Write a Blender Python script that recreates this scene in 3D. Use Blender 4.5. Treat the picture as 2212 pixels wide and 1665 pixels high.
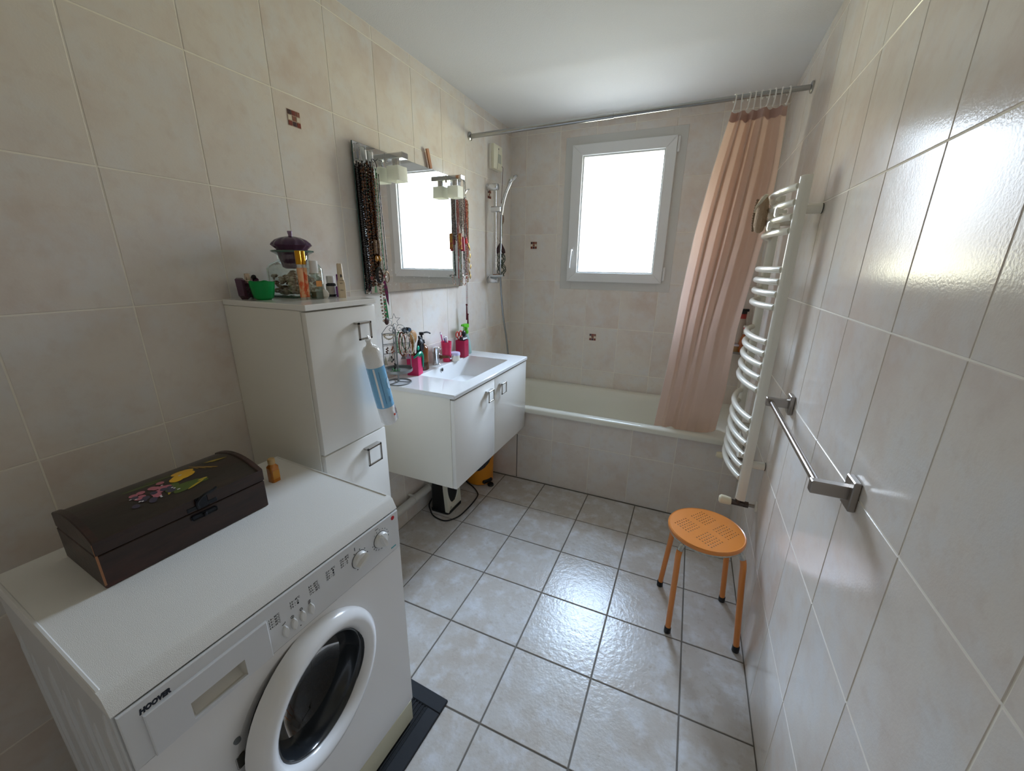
import bpy, bmesh, math, random
from mathutils import Vector, Matrix
random.seed(7)
PI = math.pi
for o in list(bpy.data.objects): bpy.data.objects.remove(o, do_unlink=True)
sc = bpy.context.scene
COL = sc.collection

# ------------------------------------------------------------------ camera
U = 0.3015                                   # one floor tile pitch in metres
W, D, H, B = 1.7201, 2.9018, 2.3867, 2.2241  # right wall, window wall, ceiling, bath front
YN = -1.05                                   # wall behind the camera
yaw, pitch, roll = .4129, .2975, .013
cf = Vector((-math.sin(yaw)*math.cos(pitch), math.cos(yaw)*math.cos(pitch), -math.sin(pitch)))
cr = Vector((math.cos(yaw), math.sin(yaw), 0)); cu = cr.cross(cf)
r2 = cr*math.cos(roll)+cu*math.sin(roll); u2 = cu*math.cos(roll)-cr*math.sin(roll)
cam = bpy.data.cameras.new('camera'); camo = bpy.data.objects.new('camera', cam); COL.objects.link(camo)
m = Matrix((r2, u2, -cf)).transposed().to_4x4(); m.translation = (1.3517, -.1048, 1.4564)
camo.matrix_world = m
cam.sensor_fit = 'HORIZONTAL'; cam.sensor_width = 36; cam.lens = 858.14/2212*36
cam.clip_start = .02; cam.clip_end = 100
sc.camera = camo

# ------------------------------------------------------------------ world, light, exposure
wd = bpy.data.worlds.new('world'); sc.world = wd; wd.use_nodes = True
nt = wd.node_tree; nt.nodes.clear()
tc = nt.nodes.new('ShaderNodeTexCoord'); sx = nt.nodes.new('ShaderNodeSeparateXYZ')
rp = nt.nodes.new('ShaderNodeValToRGB'); bg = nt.nodes.new('ShaderNodeBackground'); ow = nt.nodes.new('ShaderNodeOutputWorld')
mr = nt.nodes.new('ShaderNodeMapRange'); mr.inputs[1].default_value = -1; mr.inputs[2].default_value = 1
nt.links.new(tc.outputs['Generated'], sx.inputs[0]); nt.links.new(sx.outputs[2], mr.inputs[0]); nt.links.new(mr.outputs[0], rp.inputs[0])
nt.links.new(rp.outputs[0], bg.inputs[0]); nt.links.new(bg.outputs[0], ow.inputs[0])
el = rp.color_ramp.elements
el[0].position = 0; el[0].color = (.16, .17, .19, 1)           # shaded terrace straight below
el[1].position = 1; el[1].color = (.86, 1.20, 1.70, 1)
for p, c in ((.30, (.20, .21, .20, 1)), (.40, (.46, .45, .29, 1)), (.485, (.54, .52, .36, 1)), (.515, (.20, .20, .20, 1)), (.60, (.30, .34, .40, 1)), (.65, (.72, .84, 1.02, 1)), (.72, (1.10, 1.34, 1.72, 1))):   # sunlit garden, horizon, bright sky
    e = el.new(p); e.color = c
bg.inputs[1].default_value = 53.0
pl = bpy.data.lights.new('window_portal', 'AREA'); pl.shape = 'RECTANGLE'; pl.size = .62; pl.size_y = .86
pl.cycles.is_portal = True
po = bpy.data.objects.new('window_portal', pl); COL.objects.link(po)
po.location = (.813, D+.03, 1.782); po.rotation_euler = (-PI/2, 0, 0)
sc.view_settings.view_transform = 'Standard'; sc.view_settings.look = 'None'
sc.view_settings.gamma = 1; sc.view_settings.use_curve_mapping = False
sc.view_settings.exposure = 0.0
try:
    sc.cycles.use_denoising = True
    sc.cycles.max_bounces = 14; sc.cycles.diffuse_bounces = 8; sc.cycles.glossy_bounces = 6
    sc.cycles.transmission_bounces = 10; sc.cycles.transparent_max_bounces = 12
    sc.cycles.sample_clamp_indirect = 6
except Exception: pass

# ------------------------------------------------------------------ materials
def lin(h):
    if not isinstance(h, str): return tuple(h)[:3]+(1,)
    h = h.lstrip('#'); o = []
    for i in (0, 2, 4):
        v = int(h[i:i+2], 16)/255; o.append(v/12.92 if v <= .04045 else ((v+.055)/1.055)**2.4)
    return tuple(o)+(1,)
MATS = {}
def M(name, col, rough=.5, metal=0, trans=0, ior=1.45, coat=0, mott=None, bump=None, sss=0, emit=0, rand=0, stretch=None, spec=.5, trl=0):
    if name in MATS: return MATS[name]
    mt = bpy.data.materials.new(name); mt.use_nodes = True; n = mt.node_tree.nodes; l = mt.node_tree.links
    p = n['Principled BSDF']; MATS[name] = mt
    p.inputs['Base Color'].default_value = lin(col); p.inputs['Roughness'].default_value = rough
    p.inputs['Metallic'].default_value = metal; p.inputs['Transmission Weight'].default_value = trans
    p.inputs['IOR'].default_value = ior; p.inputs['Coat Weight'].default_value = coat
    p.inputs['Specular IOR Level'].default_value = spec
    if sss: p.inputs['Subsurface Weight'].default_value = sss; p.inputs['Subsurface Radius'].default_value = (.01, .01, .01)
    tcn = None
    def coords():
        nonlocal tcn
        if tcn is None:
            g = n.new('ShaderNodeNewGeometry'); tcn = g.outputs['Position']
            if rand:
                oi = n.new('ShaderNodeObjectInfo'); ml = n.new('ShaderNodeVectorMath'); ml.operation = 'SCALE'
                cb = n.new('ShaderNodeCombineXYZ'); l.new(oi.outputs['Random'], cb.inputs[0]); l.new(oi.outputs['Random'], cb.inputs[1])
                l.new(cb.outputs[0], ml.inputs[0]); ml.inputs['Scale'].default_value = 37
                ad = n.new('ShaderNodeVectorMath'); l.new(tcn, ad.inputs[0]); l.new(ml.outputs[0], ad.inputs[1]); tcn = ad.outputs[0]
            if stretch:
                mp = n.new('ShaderNodeMapping'); mp.inputs['Scale'].default_value = stretch; l.new(tcn, mp.inputs[0]); tcn = mp.outputs[0]
        return tcn
    if mott:
        cur = None
        base = n.new('ShaderNodeRGB'); base.outputs[0].default_value = lin(col); cur = base.outputs[0]
        for (s, c2, lo, hi, f) in mott:
            t = n.new('ShaderNodeTexNoise'); t.inputs['Scale'].default_value = s; t.inputs['Detail'].default_value = 5; t.inputs['Roughness'].default_value = .6
            l.new(coords(), t.inputs['Vector'])
            q = n.new('ShaderNodeMapRange'); q.inputs[1].default_value = lo; q.inputs[2].default_value = hi; q.inputs[3].default_value = 0; q.inputs[4].default_value = f
            l.new(t.outputs['Fac'], q.inputs[0])
            mx = n.new('ShaderNodeMix'); mx.data_type = 'RGBA'; l.new(q.outputs[0], mx.inputs['Factor']); l.new(cur, mx.inputs['A']); mx.inputs['B'].default_value = lin(c2)
            cur = mx.outputs['Result']
        l.new(cur, p.inputs['Base Color'])
    if bump:
        prev = None
        for (s, st, det) in bump:
            t = n.new('ShaderNodeTexNoise'); t.inputs['Scale'].default_value = s; t.inputs['Detail'].default_value = det
            l.new(coords(), t.inputs['Vector']); b = n.new('ShaderNodeBump'); b.inputs['Strength'].default_value = st; b.inputs['Distance'].default_value = .01
            l.new(t.outputs['Fac'], b.inputs['Height'])
            if prev: l.new(prev, b.inputs['Normal'])
            prev = b.outputs[0]
        l.new(prev, p.inputs['Normal'])
    if trl:
        td = n.new('ShaderNodeBsdfTranslucent'); td.inputs[0].default_value = lin(col); ms = n.new('ShaderNodeMixShader'); ms.inputs[0].default_value = trl
        o = n['Material Output']; l.new(p.outputs[0], ms.inputs[1]); l.new(td.outputs[0], ms.inputs[2]); l.new(ms.outputs[0], o.inputs[0])
    if emit: p.inputs['Emission Color'].default_value = lin(col); p.inputs['Emission Strength'].default_value = emit
    return mt
def thin_glass(name, tint, gloss=.08, rough=.0):
    if name in MATS: return MATS[name]
    mt = bpy.data.materials.new(name); mt.use_nodes = True; n = mt.node_tree.nodes; l = mt.node_tree.links
    n.remove(n['Principled BSDF']); t = n.new('ShaderNodeBsdfTransparent'); g = n.new('ShaderNodeBsdfGlossy'); ms = n.new('ShaderNodeMixShader'); lw = n.new('ShaderNodeLayerWeight')
    t.inputs[0].default_value = lin(tint); g.inputs['Roughness'].default_value = rough; g.inputs[0].default_value = (1, 1, 1, 1)
    lw.inputs[0].default_value = .25; ma = n.new('ShaderNodeMath'); ma.operation = 'MULTIPLY_ADD'; ma.inputs[1].default_value = .6; ma.inputs[2].default_value = gloss*.5
    l.new(lw.outputs['Fresnel'], ma.inputs[0]); l.new(ma.outputs[0], ms.inputs[0]); l.new(t.outputs[0], ms.inputs[1]); l.new(g.outputs[0], ms.inputs[2])
    l.new(ms.outputs[0], n['Material Output'].inputs[0]); MATS[name] = mt
    return mt

m_tile = M('wall_tile_glaze', '#e1d9cf', .17, rand=1, mott=[(3.0, '#d3c3b7', .45, .68, .8), (7.5, '#dfdedc', .45, .68, .75), (26, '#cfc0b3', .52, .8, .45)], bump=[(9, .03, 1), (190, .026, 2)], spec=.22)
m_grout = M('wall_grout', '#efe9dc', .8)
m_ftile = M('floor_tile_glaze', '#c8c4bf', .24, rand=1, mott=[(5, '#bdb3a8', .42, .66, .85), (13, '#d8d9dc', .48, .68, .8), (38, '#aca093', .56, .78, .7)], bump=[(48, .11, 3), (120, .05, 2)])
m_fgrout = M('floor_grout', '#6d675f', .7)
m_ceil = M('ceiling_paint', '#e4e4e3', .9, bump=[(330, .22, 2)])
m_white = M('white_lacquer', '#f0eee8', .16, coat=.3)
m_carc = M('white_melamine', '#efece2', .35)
m_plast = M('white_plastic', '#e4e4e2', .32)
m_enam = M('white_enamel', '#e2e3e2', .28)
m_bath = M('bath_enamel', '#e6e4d8', .14)
m_cer = M('white_ceramic', '#e3e4e4', .07)
m_pvc = M('white_pvc', '#e2e3e2', .35)
m_surr = M('grey_filler', '#cfcec9', .75)
m_chrome = M('chrome', '#d9dbde', .09, metal=1)
m_steel = M('brushed_steel', '#a29b94', .34, metal=1)
m_zinc = M('grey_metal', '#8c8e8e', .4, metal=.85)
m_black = M('black_plastic', '#17181a', .4)
m_blackm = M('black_rubber', '#1b1d20', .75, bump=[(500, .3, 1)])
m_radi = M('cream_white_enamel', '#e9e6da', .25)
m_frost = M('frosted_glass', '#fdfdf6', .35, trl=.6)
m_mirror = M('mirror_silver', '#f2f4f4', .0, metal=1)
m_medge = M('mirror_edge', '#2f4d47', .2)
m_glassy = thin_glass('clear_glass_thin', (.86, .91, .88), .12)
m_pane = thin_glass('window_glass', (.95, .96, .96), .05)

# ------------------------------------------------------------------ mesh helpers
class MB:
    def __init__(s): s.v = []; s.f = []
    def add(s, vs, fs, mat=None):
        o = len(s.v)
        s.v += [tuple(mat @ Vector(v)) if mat else tuple(v) for v in vs]
        s.f += [tuple(i+o for i in f) for f in fs]
    def frombm(s, bm, mat=None):
        bm.verts.ensure_lookup_table(); bm.verts.index_update()
        s.add([v.co.copy() for v in bm.verts], [[v.index for v in f.verts] for f in bm.faces], mat); bm.free()
    def box(s, x0, x1, y0, y1, z0, z1, bev=0, seg=1, mat=None):
        bm = bmesh.new(); bmesh.ops.create_cube(bm, size=1)
        for v in bm.verts: v.co = Vector(((x0+x1)/2+v.co.x*(x1-x0), (y0+y1)/2+v.co.y*(y1-y0), (z0+z1)/2+v.co.z*(z1-z0)))
        if bev: bmesh.ops.bevel(bm, geom=bm.edges[:], offset=bev, segments=seg, affect='EDGES', profile=.5)
        s.frombm(bm, mat); return s
    def lathe(s, prof, c=(0, 0, 0), n=24, mat=None, sx=1, sy=1):
        vs = []; fs = []; k = len(prof)
        for j in range(n):
            a = 2*PI*j/n
            for r, z in prof: vs.append((c[0]+r*sx*math.cos(a), c[1]+r*sy*math.sin(a), c[2]+z))
        for j in range(n):
            q = (j+1) % n
            for i in range(k-1):
                if prof[i][0] == 0 and prof[i+1][0] == 0: continue
                fs.append((j*k+i, q*k+i, q*k+i+1, j*k+i+1))
        s.add(vs, fs, mat); return s
    def tube(s, pts, r, n=8, closed=False, caps=True, flat=1):
        P = [Vector(p) for p in pts]; N = len(P); rs = r if isinstance(r, (list, tuple)) else [r]*N
        vs = []; fs = []; nrm = None
        for i in range(N):
            a = P[i-1] if (i or closed) else P[i]; b = P[(i+1) % N] if (i < N-1 or closed) else P[i]
            t = (b-a)
            if t.length < 1e-9: t = Vector((0, 0, 1))
            t.normalize()
            if nrm is None:
                nrm = t.orthogonal().normalized()
                if abs(t.z) < .9: nrm = (Vector((0, 0, 1))-t*t.z).normalized()
            else:
                nrm = nrm-t*nrm.dot(t)
                nrm = nrm.normalized() if nrm.length > 1e-6 else t.orthogonal().normalized()
            bn = t.cross(nrm)
            for j in range(n):
                an = 2*PI*j/n; vs.append(P[i]+nrm*(math.cos(an)*rs[i]*flat)+bn*(math.sin(an)*rs[i]))
        for i in range(N if closed else N-1):
            q = (i+1) % N
            for j in range(n): fs.append((i*n+j, i*n+(j+1) % n, q*n+(j+1) % n, q*n+j))
        if caps and not closed: fs.append(tuple(range(n))[::-1]); fs.append(tuple((N-1)*n+j for j in range(n)))
        s.add(vs, fs); return s
    def cyl(s, p0, p1, r, n=16, r1=None): return s.tube([p0, p1], [r, r if r1 is None else r1], n)
    def ball(s, c, r, sx=1, sy=1, sz=1, u=8, v=5, mat=None):
        prof = [(math.sin(PI*i/v)*r, -math.cos(PI*i/v)*r) for i in range(v+1)]
        prof[0] = (0, -r); prof[-1] = (0, r)
        vs = [(0, 0, -r*sz)]; fs = []
        for i in range(1, v):
            for j in range(u): a = 2*PI*j/u; vs.append((prof[i][0]*math.cos(a)*sx, prof[i][0]*math.sin(a)*sy, prof[i][1]*sz))
        vs.append((0, 0, r*sz)); L = len(vs)-1
        for j in range(u):
            q = (j+1) % u; fs.append((0, 1+q, 1+j)); fs.append((L, 1+(v-2)*u+j, 1+(v-2)*u+q))
            for i in range(v-2): fs.append((1+i*u+j, 1+i*u+q, 1+(i+1)*u+q, 1+(i+1)*u+j))
        mm = Matrix.Translation(Vector(c)) @ (mat if mat else Matrix())
        s.add(vs, fs, mm); return s
    def prism(s, poly, d, mat=None, bev=0):      # poly in local XY, extruded 0..d along Z
        bm = bmesh.new(); f = bm.faces.new([bm.verts.new((x, y, d)) for x, y in poly])
        r = bmesh.ops.extrude_face_region(bm, geom=[f]); 
        for e in r['geom']:
            if isinstance(e, bmesh.types.BMVert): e.co.z = 0
        bmesh.ops.recalc_face_normals(bm, faces=bm.faces[:])
        if bev:
            es = [e for e in bm.edges if all(abs(v.co.z-d) < 1e-7 for v in e.verts)]
            bmesh.ops.bevel(bm, geom=es, offset=bev, segments=1, affect='EDGES')
        s.frombm(bm, mat); return s
    def loft(s, rings, cap0=True, cap1=True, closed=True):
        n = len(rings[0]); vs = [p for r in rings for p in r]; fs = []
        for i in range(len(rings)-1):
            for j in range(n if closed else n-1): q = (j+1) % n; fs.append((i*n+j, i*n+q, (i+1)*n+q, (i+1)*n+j))
        if cap0: fs.append(tuple(range(n))[::-1])
        if cap1: fs.append(tuple((len(rings)-1)*n+j for j in range(n)))
        s.add(vs, fs); return s
    def build(s, name, mat, parent=None, local=False, loc=None, sharp=35, kind=None, label=None, cat=None, group=None, fixn=True):
        me = bpy.data.meshes.new(name); o = bpy.data.objects.new(name, me); COL.objects.link(o)
        org = Vector((0, 0, 0))
        if parent is not None:
            o.parent = parent
            if not local:
                q = parent
                while q is not None: org += q.location; q = q.parent
        elif loc is not None: org = Vector(loc); o.location = org
        elif cat:
            xs = [v[0] for v in s.v]; ys = [v[1] for v in s.v]; zs = [v[2] for v in s.v]
            org = Vector(((min(xs)+max(xs))/2, (min(ys)+max(ys))/2, min(zs))); o.location = org
        me.from_pydata([(v[0]-org.x, v[1]-org.y, v[2]-org.z) for v in s.v], [], s.f)
        if fixn:
            bm = bmesh.new(); bm.from_mesh(me); bmesh.ops.recalc_face_normals(bm, faces=bm.faces[:]); bm.to_mesh(me); bm.free()
        me.materials.append(mat)
        me.polygons.foreach_set('use_smooth', [True]*len(me.polygons)); me.set_sharp_from_angle(angle=math.radians(sharp))
        if kind: o['kind'] = kind
        if label: o['label'] = label
        if cat: o['category'] = cat
        if group: o['group'] = group
        return o
def thing(name, label, cat, loc=(0, 0, 0), rz=0, group=None):
    o = bpy.data.objects.new(name, None); COL.objects.link(o); o.location = loc; o.rotation_euler = (0, 0, rz)
    o.empty_display_size = .05; o['label'] = label; o['category'] = cat
    if group: o['group'] = group
    return o
def text(body, name, size, mat, parent, mw, bold=0, shear=0, ext=.0002, align='LEFT', sxx=1, space=1):
    c = bpy.data.curves.new(name, 'FONT'); c.body = body; c.size = size; c.extrude = ext; c.offset = bold; c.shear = shear
    c.align_x = align; c.space_line = space; c.resolution_u = 2
    o = bpy.data.objects.new(name, c); COL.objects.link(o); c.materials.append(mat)
    o.parent = parent; o.matrix_local = mw @ Matrix.Diagonal((sxx, 1, 1, 1)); return o
def rrect(x0, x1, y0, y1, r, z, n=6):
    o = []
    for cx, cy, a0 in ((x1-r, y1-r, 0), (x0+r, y1-r, PI/2), (x0+r, y0+r, PI), (x1-r, y0+r, 1.5*PI)):
        for i in range(n+1): a = a0+PI/2*i/n; o.append((cx+r*math.cos(a), cy+r*math.sin(a), z))
    return o
def ax(xv, yv, zv, t): return Matrix((Vector(xv), Vector(yv), Vector(zv))).transposed().to_4x4() if t is None else Matrix.Translation(Vector(t)) @ Matrix((Vector(xv), Vector(yv), Vector(zv))).transposed().to_4x4()
def smooth_path(P, k=6):
    P = [Vector(p) for p in P]; o = []
    for i in range(len(P)-1):
        p0 = P[max(i-1, 0)]; p1 = P[i]; p2 = P[i+1]; p3 = P[min(i+2, len(P)-1)]
        for j in range(k):
            t = j/k; o.append(.5*((2*p1)+(p2-p0)*t+(2*p0-5*p1+4*p2-p3)*t*t+(3*p1-p0-3*p2+p3)*t**3))
    o.append(P[-1]); return o

# ------------------------------------------------------------------ room shell with every tile its own piece
TCACHE = {}
def tile_mesh(w, h, mat, th=.006, ch=.0014):
    k = (round(w, 4), round(h, 4), mat.name)
    if k not in TCACHE:
        mb = MB(); mb.prism([(0, 0), (k[0], 0), (k[0], k[1]), (0, k[1])], th, bev=ch)
        me = bpy.data.meshes.new('tile'); me.from_pydata(mb.v, [], mb.f); me.materials.append(mat); TCACHE[k] = me
    return TCACHE[k]
def tile_poly(poly, mat, th=.006, ch=.0014):
    mb = MB(); mb.prism(poly, th, bev=ch); me = bpy.data.meshes.new('tile'); me.from_pydata(mb.v, [], mb.f); me.materials.append(mat); return me
def lay(parent, a_edges, b_edges, frame, mat, joint, hole=None, th=.006):
    g = joint/2
    for i in range(len(a_edges)-1):
        for j in range(len(b_edges)-1):
            a0, a1, b0, b1 = a_edges[i]+g, a_edges[i+1]-g, b_edges[j]+g, b_edges[j+1]-g
            if a1-a0 < .012 or b1-b0 < .012: continue
            me = None; org = (a0, b0)
            if hole:
                h0, h1, k0, k1 = hole
                if a1 > h0 and a0 < h1 and b1 > k0 and b0 < k1:
                    ca = (a0 < h0, a1 > h1); cb = (b0 < k0, b1 > k1); w, h = a1-a0, b1-b0
                    if not any(ca) and not any(cb): continue
                    if not any(cb):
                        if ca[0]: me = tile_mesh(h0-a0, h, mat, th)
                        else: me = tile_mesh(a1-h1, h, mat, th); org = (h1, b0)
                    elif not any(ca):
                        if cb[0]: me = tile_mesh(w, k0-b0, mat, th)
                        else: me = tile_mesh(w, b1-k1, mat, th); org = (a0, k1)
                    else:
                        u = (h0-a0) if ca[0] else (h1-a0); v = (k0-b0) if cb[0] else (k1-b0)
                        if ca[0] and cb[0]: P = [(0, 0), (w, 0), (w, v), (u, v), (u, h), (0, h)]
                        elif ca[1] and cb[0]: P = [(0, 0), (w, 0), (w, h), (u, h), (u, v), (0, v)]
                        elif ca[0]: P = [(0, 0), (u, 0), (u, v), (w, v), (w, h), (0, h)]
                        else: P = [(u, 0), (w, 0), (w, h), (0, h), (0, v), (u, v)]
                        me = tile_poly(P, mat, th)
            if me is None: me = tile_mesh(a1-a0, b1-b0, mat, th)
            o = bpy.data.objects.new('tile', me); COL.objects.link(o); o.parent = parent
            mw = frame(*org).copy()
            k = random.uniform(-1, 1)*.0012; k2 = random.uniform(-1, 1)*.0012
            o.matrix_local = mw @ Matrix.Rotation(k, 4, 'X') @ Matrix.Rotation(k2, 4, 'Y')
P_, Q_, J = .25244, .3337, .0028
def edges(off, pit, lo, hi):
    k0 = math.ceil((lo-off)/pit-1e-6); e = [lo]; x = off+k0*pit
    while x < hi-1e-6:
        if x > lo+.004: e.append(x)
        x += pit
    e.append(hi); return e
zed = edges(0, Q_, 0, H)
BK = .0012
wl = MB().box(-.12, -BK, YN-.12, D+.25, -.1, H+.1).build('wall_left', m_grout, kind='structure')
lay(wl, edges(.2164, P_, YN, D), zed, lambda a, b: ax((0, 1, 0), (0, 0, 1), (1, 0, 0), (-.006, a, b)), m_tile, J)
wr = MB().box(W+BK, W+.12, YN-.12, D+.25, -.1, H+.1).build('wall_right', m_grout, kind='structure')
def fr_right(a, b): return ax((0, -1, 0), (0, 0, 1), (-1, 0, 0), (W+.006, -a, b))
lay(wr, [-e for e in reversed(edges(1.9159, P_, YN, D))], zed, fr_right, m_tile, J)
hx0, hx1, hz0, hz1 = .423, 1.206, 1.280, 2.290
ox0, ox1, oz0, oz1 = .478, 1.150, 1.336, 2.235
wf = MB()
wf.box(-.12, hx0, D+BK, D+.25, -.1, H+.1); wf.box(hx1, W+.12, D+BK, D+.25, -.1, H+.1)
wf.box(hx0, hx1, D+BK, D+.25, -.1, hz0); wf.box(hx0, hx1, D+BK, D+.25, hz1, H+.1)
wf = wf.build('wall_window', m_grout, kind='structure')
lay(wf, edges(.1281, P_, 0, W), zed, lambda a, b: ax((1, 0, 0), (0, 0, 1), (0, -1, 0), (a, D+.006, b)), m_tile, J, hole=(hx0, hx1, hz0, hz1))
wn = MB().box(-.12, W+.12, YN-.12, YN-BK, -.1, H+.1).build('wall_near', m_grout, kind='structure')
lay(wn, [-e for e in reversed(edges(.1281, P_, 0, W))], zed, lambda a, b: ax((-1, 0, 0), (0, 0, 1), (0, 1, 0), (-a, YN-.006, b)), m_tile, J)
cl = MB().box(-.12, W+.12, YN-.12, D+.25, H, H+.12).build('ceiling', m_ceil, kind='structure')
flo = MB().box(-.12, W+.12, YN-.12, D+.25, -.12, -.0025).build('floor', m_fgrout, kind='structure')
lay(flo, edges(-.0346*U, U, 0, W), edges(7.3516*U-20*U, U, YN, B-.004), lambda a, b: ax((1, 0, 0), (0, 1, 0), (0, 0, 1), (a, b, -.006)), m_ftile, .0054)

# decorative mosaic cabochons let into three wall tiles
mc = [M('cabochon_'+n, c, .25) for n, c in (('plum', '#4a3437'), ('rust', '#7d3a2e'), ('brown', '#8a5a48'), ('cream', '#d8ccb8'))]
PAT = [1, 0, 1, 3, 2, 3, 0, 1, 2]
def insert(parent, fr):
    base = MB().box(-.0255, .0255, -.0255, .0255, 0, .0008, mat=fr).build('mosaic_insert', M('cabochon_grout', '#b79c88', .6), parent)
    for k, c in enumerate(PAT):
        x = (k % 3-1)*.0168; y = (k//3-1)*.0168
        MB().box(x-.0072, x+.0072, y-.0072, y+.0072, .0006, .0022, .0006, mat=fr).build('mosaic_piece', mc[c], base)
insert(wl, ax((0, 1, 0), (0, 0, 1), (1, 0, 0), (.0001, 1.049, 1.931)))
insert(wl, ax((0, 1, 0), (0, 0, 1), (1, 0, 0), (.0001, 2.552, 1.905)))
insert(wf, ax((1, 0, 0), (0, 0, 1), (0, -1, 0), (.201, D-.0001, 1.592)))
insert(wf, ax((1, 0, 0), (0, 0, 1), (0, -1, 0), (.702, D-.0001, .927)))

# ------------------------------------------------------------------ window
win = bpy.data.objects.new('window_1', None); COL.objects.link(win); win['kind'] = 'structure'; win.location = (.814, D, 1.28)
f = MB()
for a0, a1, b0, b1 in ((hx0, ox0+.03, hz0, hz1), (ox1-.03, hx1, hz0, hz1), (ox0+.03, ox1-.03, hz0, oz0+.03), (ox0+.03, ox1-.03, oz1-.03, hz1)):
    f.box(a0+.0005, a1, D-.0008, D+.22, b0, b1)
f.build('window_frame', m_surr, win)
gx0, gx1, gz0, gz1 = .551, 1.085, 1.400, 2.168
FR = [((ox0, oz0), (ox1, oz0), (gx1, gz0), (gx0, gz0)), ((ox1, oz0), (ox1, oz1), (gx1, gz1), (gx1, gz0)),
      ((ox1, oz1), (ox0, oz1), (gx0, gz1), (gx1, gz1)), ((ox0, oz1), (ox0, oz0), (gx0, gz0), (gx0, gz1))]
for q in FR:
    MB().prism([(x, z) for x, z in q], .055, mat=ax((1, 0, 0), (0, 0, 1), (0, -1, 0), (0, D+.028, 0)), bev=.003).build('sash_member', m_pvc, win)
g = MB()
for q in FR:
    i0, i1 = Vector(q[3]), Vector(q[2]); c = Vector(((gx0+gx1)/2, (gz0+gz1)/2))
    k = lambda p: (p.x+math.copysign(.009, c.x-p.x), p.y+math.copysign(.009, c.y-p.y))
    g.prism([tuple(i0), tuple(i1), k(i1), k(i0)], .02, mat=ax((1, 0, 0), (0, 0, 1), (0, -1, 0), (0, D+.012, 0)), bev=.002)
g.build('glazing_bead', M('dark_pvc_seal', '#d2d3d2', .4), win)
MB().box(gx0-.004, gx1+.004, D+.004, D+.008, gz0-.004, gz1+.004).build('pane', m_pane, win)
for z in (1.40, 2.185):
    MB().box(ox1+.001, ox1+.016, D-.022, D-.0008, z-.045, z+.045, .003).build('hinge', m_pvc, win)
hb = MB().box(.503, .525, D-.037, D-.0265, 1.512, 1.578, .004, 2).build('handle_base', M('handle_white', '#eceeef', .25), win)
MB().tube(smooth_path([(.514, D-.034, 1.555), (.514, D-.062, 1.553), (.512, D-.066, 1.535), (.508, D-.064, 1.48), (.505, D-.062, 1.432)]), [.0075]*25, 8).build('handle_lever', MATS['handle_white'], hb)

# ------------------------------------------------------------------ bath apron and bathtub
ap = MB().box(0, W, B+BK, B+.05, 0, .505).build('trim_1', m_grout, kind='structure')
lay(ap, edges(.3753, P_, 0, W), [0, .3319, .506], lambda a, b: ax((1, 0, 0), (0, 0, 1), (0, -1, 0), (a, B+.006, b)), m_tile, J)
MB().box(.372, .3785, B+.0005, B+.002, .003, .331).build('open_joint', M('dark_gap', '#2a2622', .9), ap)
bt = thing('bathtub', 'white enamelled bathtub set behind the tiled apron under the window', 'bathtub', (.86, 2.55, .1))
x0, x1, y0, y1 = .0, W, 2.206, 2.9
zt = .540
rings = [rrect(x0+.001, x1-.001, y0, y1, .012, .508), rrect(x0+.001, x1-.001, y0, y1, .012, zt-.008), rrect(x0+.004, x1-.004, y0+.008, y1-.003, .012, zt),
         rrect(.075, 1.60, 2.262, 2.842, .14, zt), rrect(.083, 1.59, 2.270, 2.834, .135, zt-.006), rrect(.10, 1.56, 2.282, 2.822, .13, zt-.05),
         rrect(.16, 1.47, 2.33, 2.78, .12, .20), rrect(.22, 1.40, 2.37, 2.74, .10, .155)]
MB().loft(rings, cap0=False).build('tub_shell', m_bath, bt, sharp=50)
MB().loft([rrect(.26, .30, 2.535, 2.575, .0199, .156), rrect(.265, .295, 2.54, 2.57, .0149, .160)], cap0=False).build('drain', m_chrome, bt)

# ------------------------------------------------------------------ washing machine  (local X forward, local Y along the wall)
wm = thing('washing_machine', 'white front-loading washing machine with porthole door beneath the wooden chest', 'washing machine', (.692, .628, .0), -math.radians(3.2))
L = -.592
m_wm = M('machine_enamel', '#eeeeee', .22, coat=.2)
m_wmk = M('machine_kick', '#d9d6bd', .45)
bd = MB()
bd.box(-.505, -.21, L, 0, .025, .815, .004); bd.box(-.212, -.004, L, L+.02, .025, .815, .002); bd.box(-.212, -.004, -.02, 0, .025, .815, .002); bd.box(-.212, -.034, L+.018, -.018, .695, .815, .002); bd.box(-.212, -.004, L+.018, -.018, .025, .11, .002)
# front face with a circular opening is made of the panel ring below
bd.build('cabinet_body', M('machine_side', '#d5d7d8', .3), wm, local=True)
cu_, cz_, rr_ = -.291, .512, .176
bm = bmesh.new(); out = [bm.verts.new((0, y, z)) for y, z in ((L, .105), (0, .105), (0, .695), (L, .695))]
inn = [bm.verts.new((0, cu_+rr_*math.cos(2*PI*i/48), cz_+rr_*math.sin(2*PI*i/48))) for i in range(48)]
es = [bm.edges.new((out[i], out[(i+1) % 4])) for i in range(4)]+[bm.edges.new((inn[i], inn[(i+1) % 48])) for i in range(48)]
bmesh.ops.triangle_fill(bm, edges=es, use_beauty=True)
fp = MB(); fp.frombm(bm)
fp2 = MB(); fp2.v = [(v[0]+.0005, v[1], v[2]) for v in fp.v]; fp2.f = fp.f
ring0 = [(.0005, cu_+rr_*math.cos(2*PI*i/48), cz_+rr_*math.sin(2*PI*i/48)) for i in range(48)]
ring1 = [(-.003, cu_+(rr_-.02)*math.cos(2*PI*i/48), cz_+(rr_-.02)*math.sin(2*PI*i/48)) for i in range(48)]
fp2.loft([ring0, ring1], False, False)
fp2.build('front_panel', m_wm, wm, local=True, sharp=20)
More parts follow.
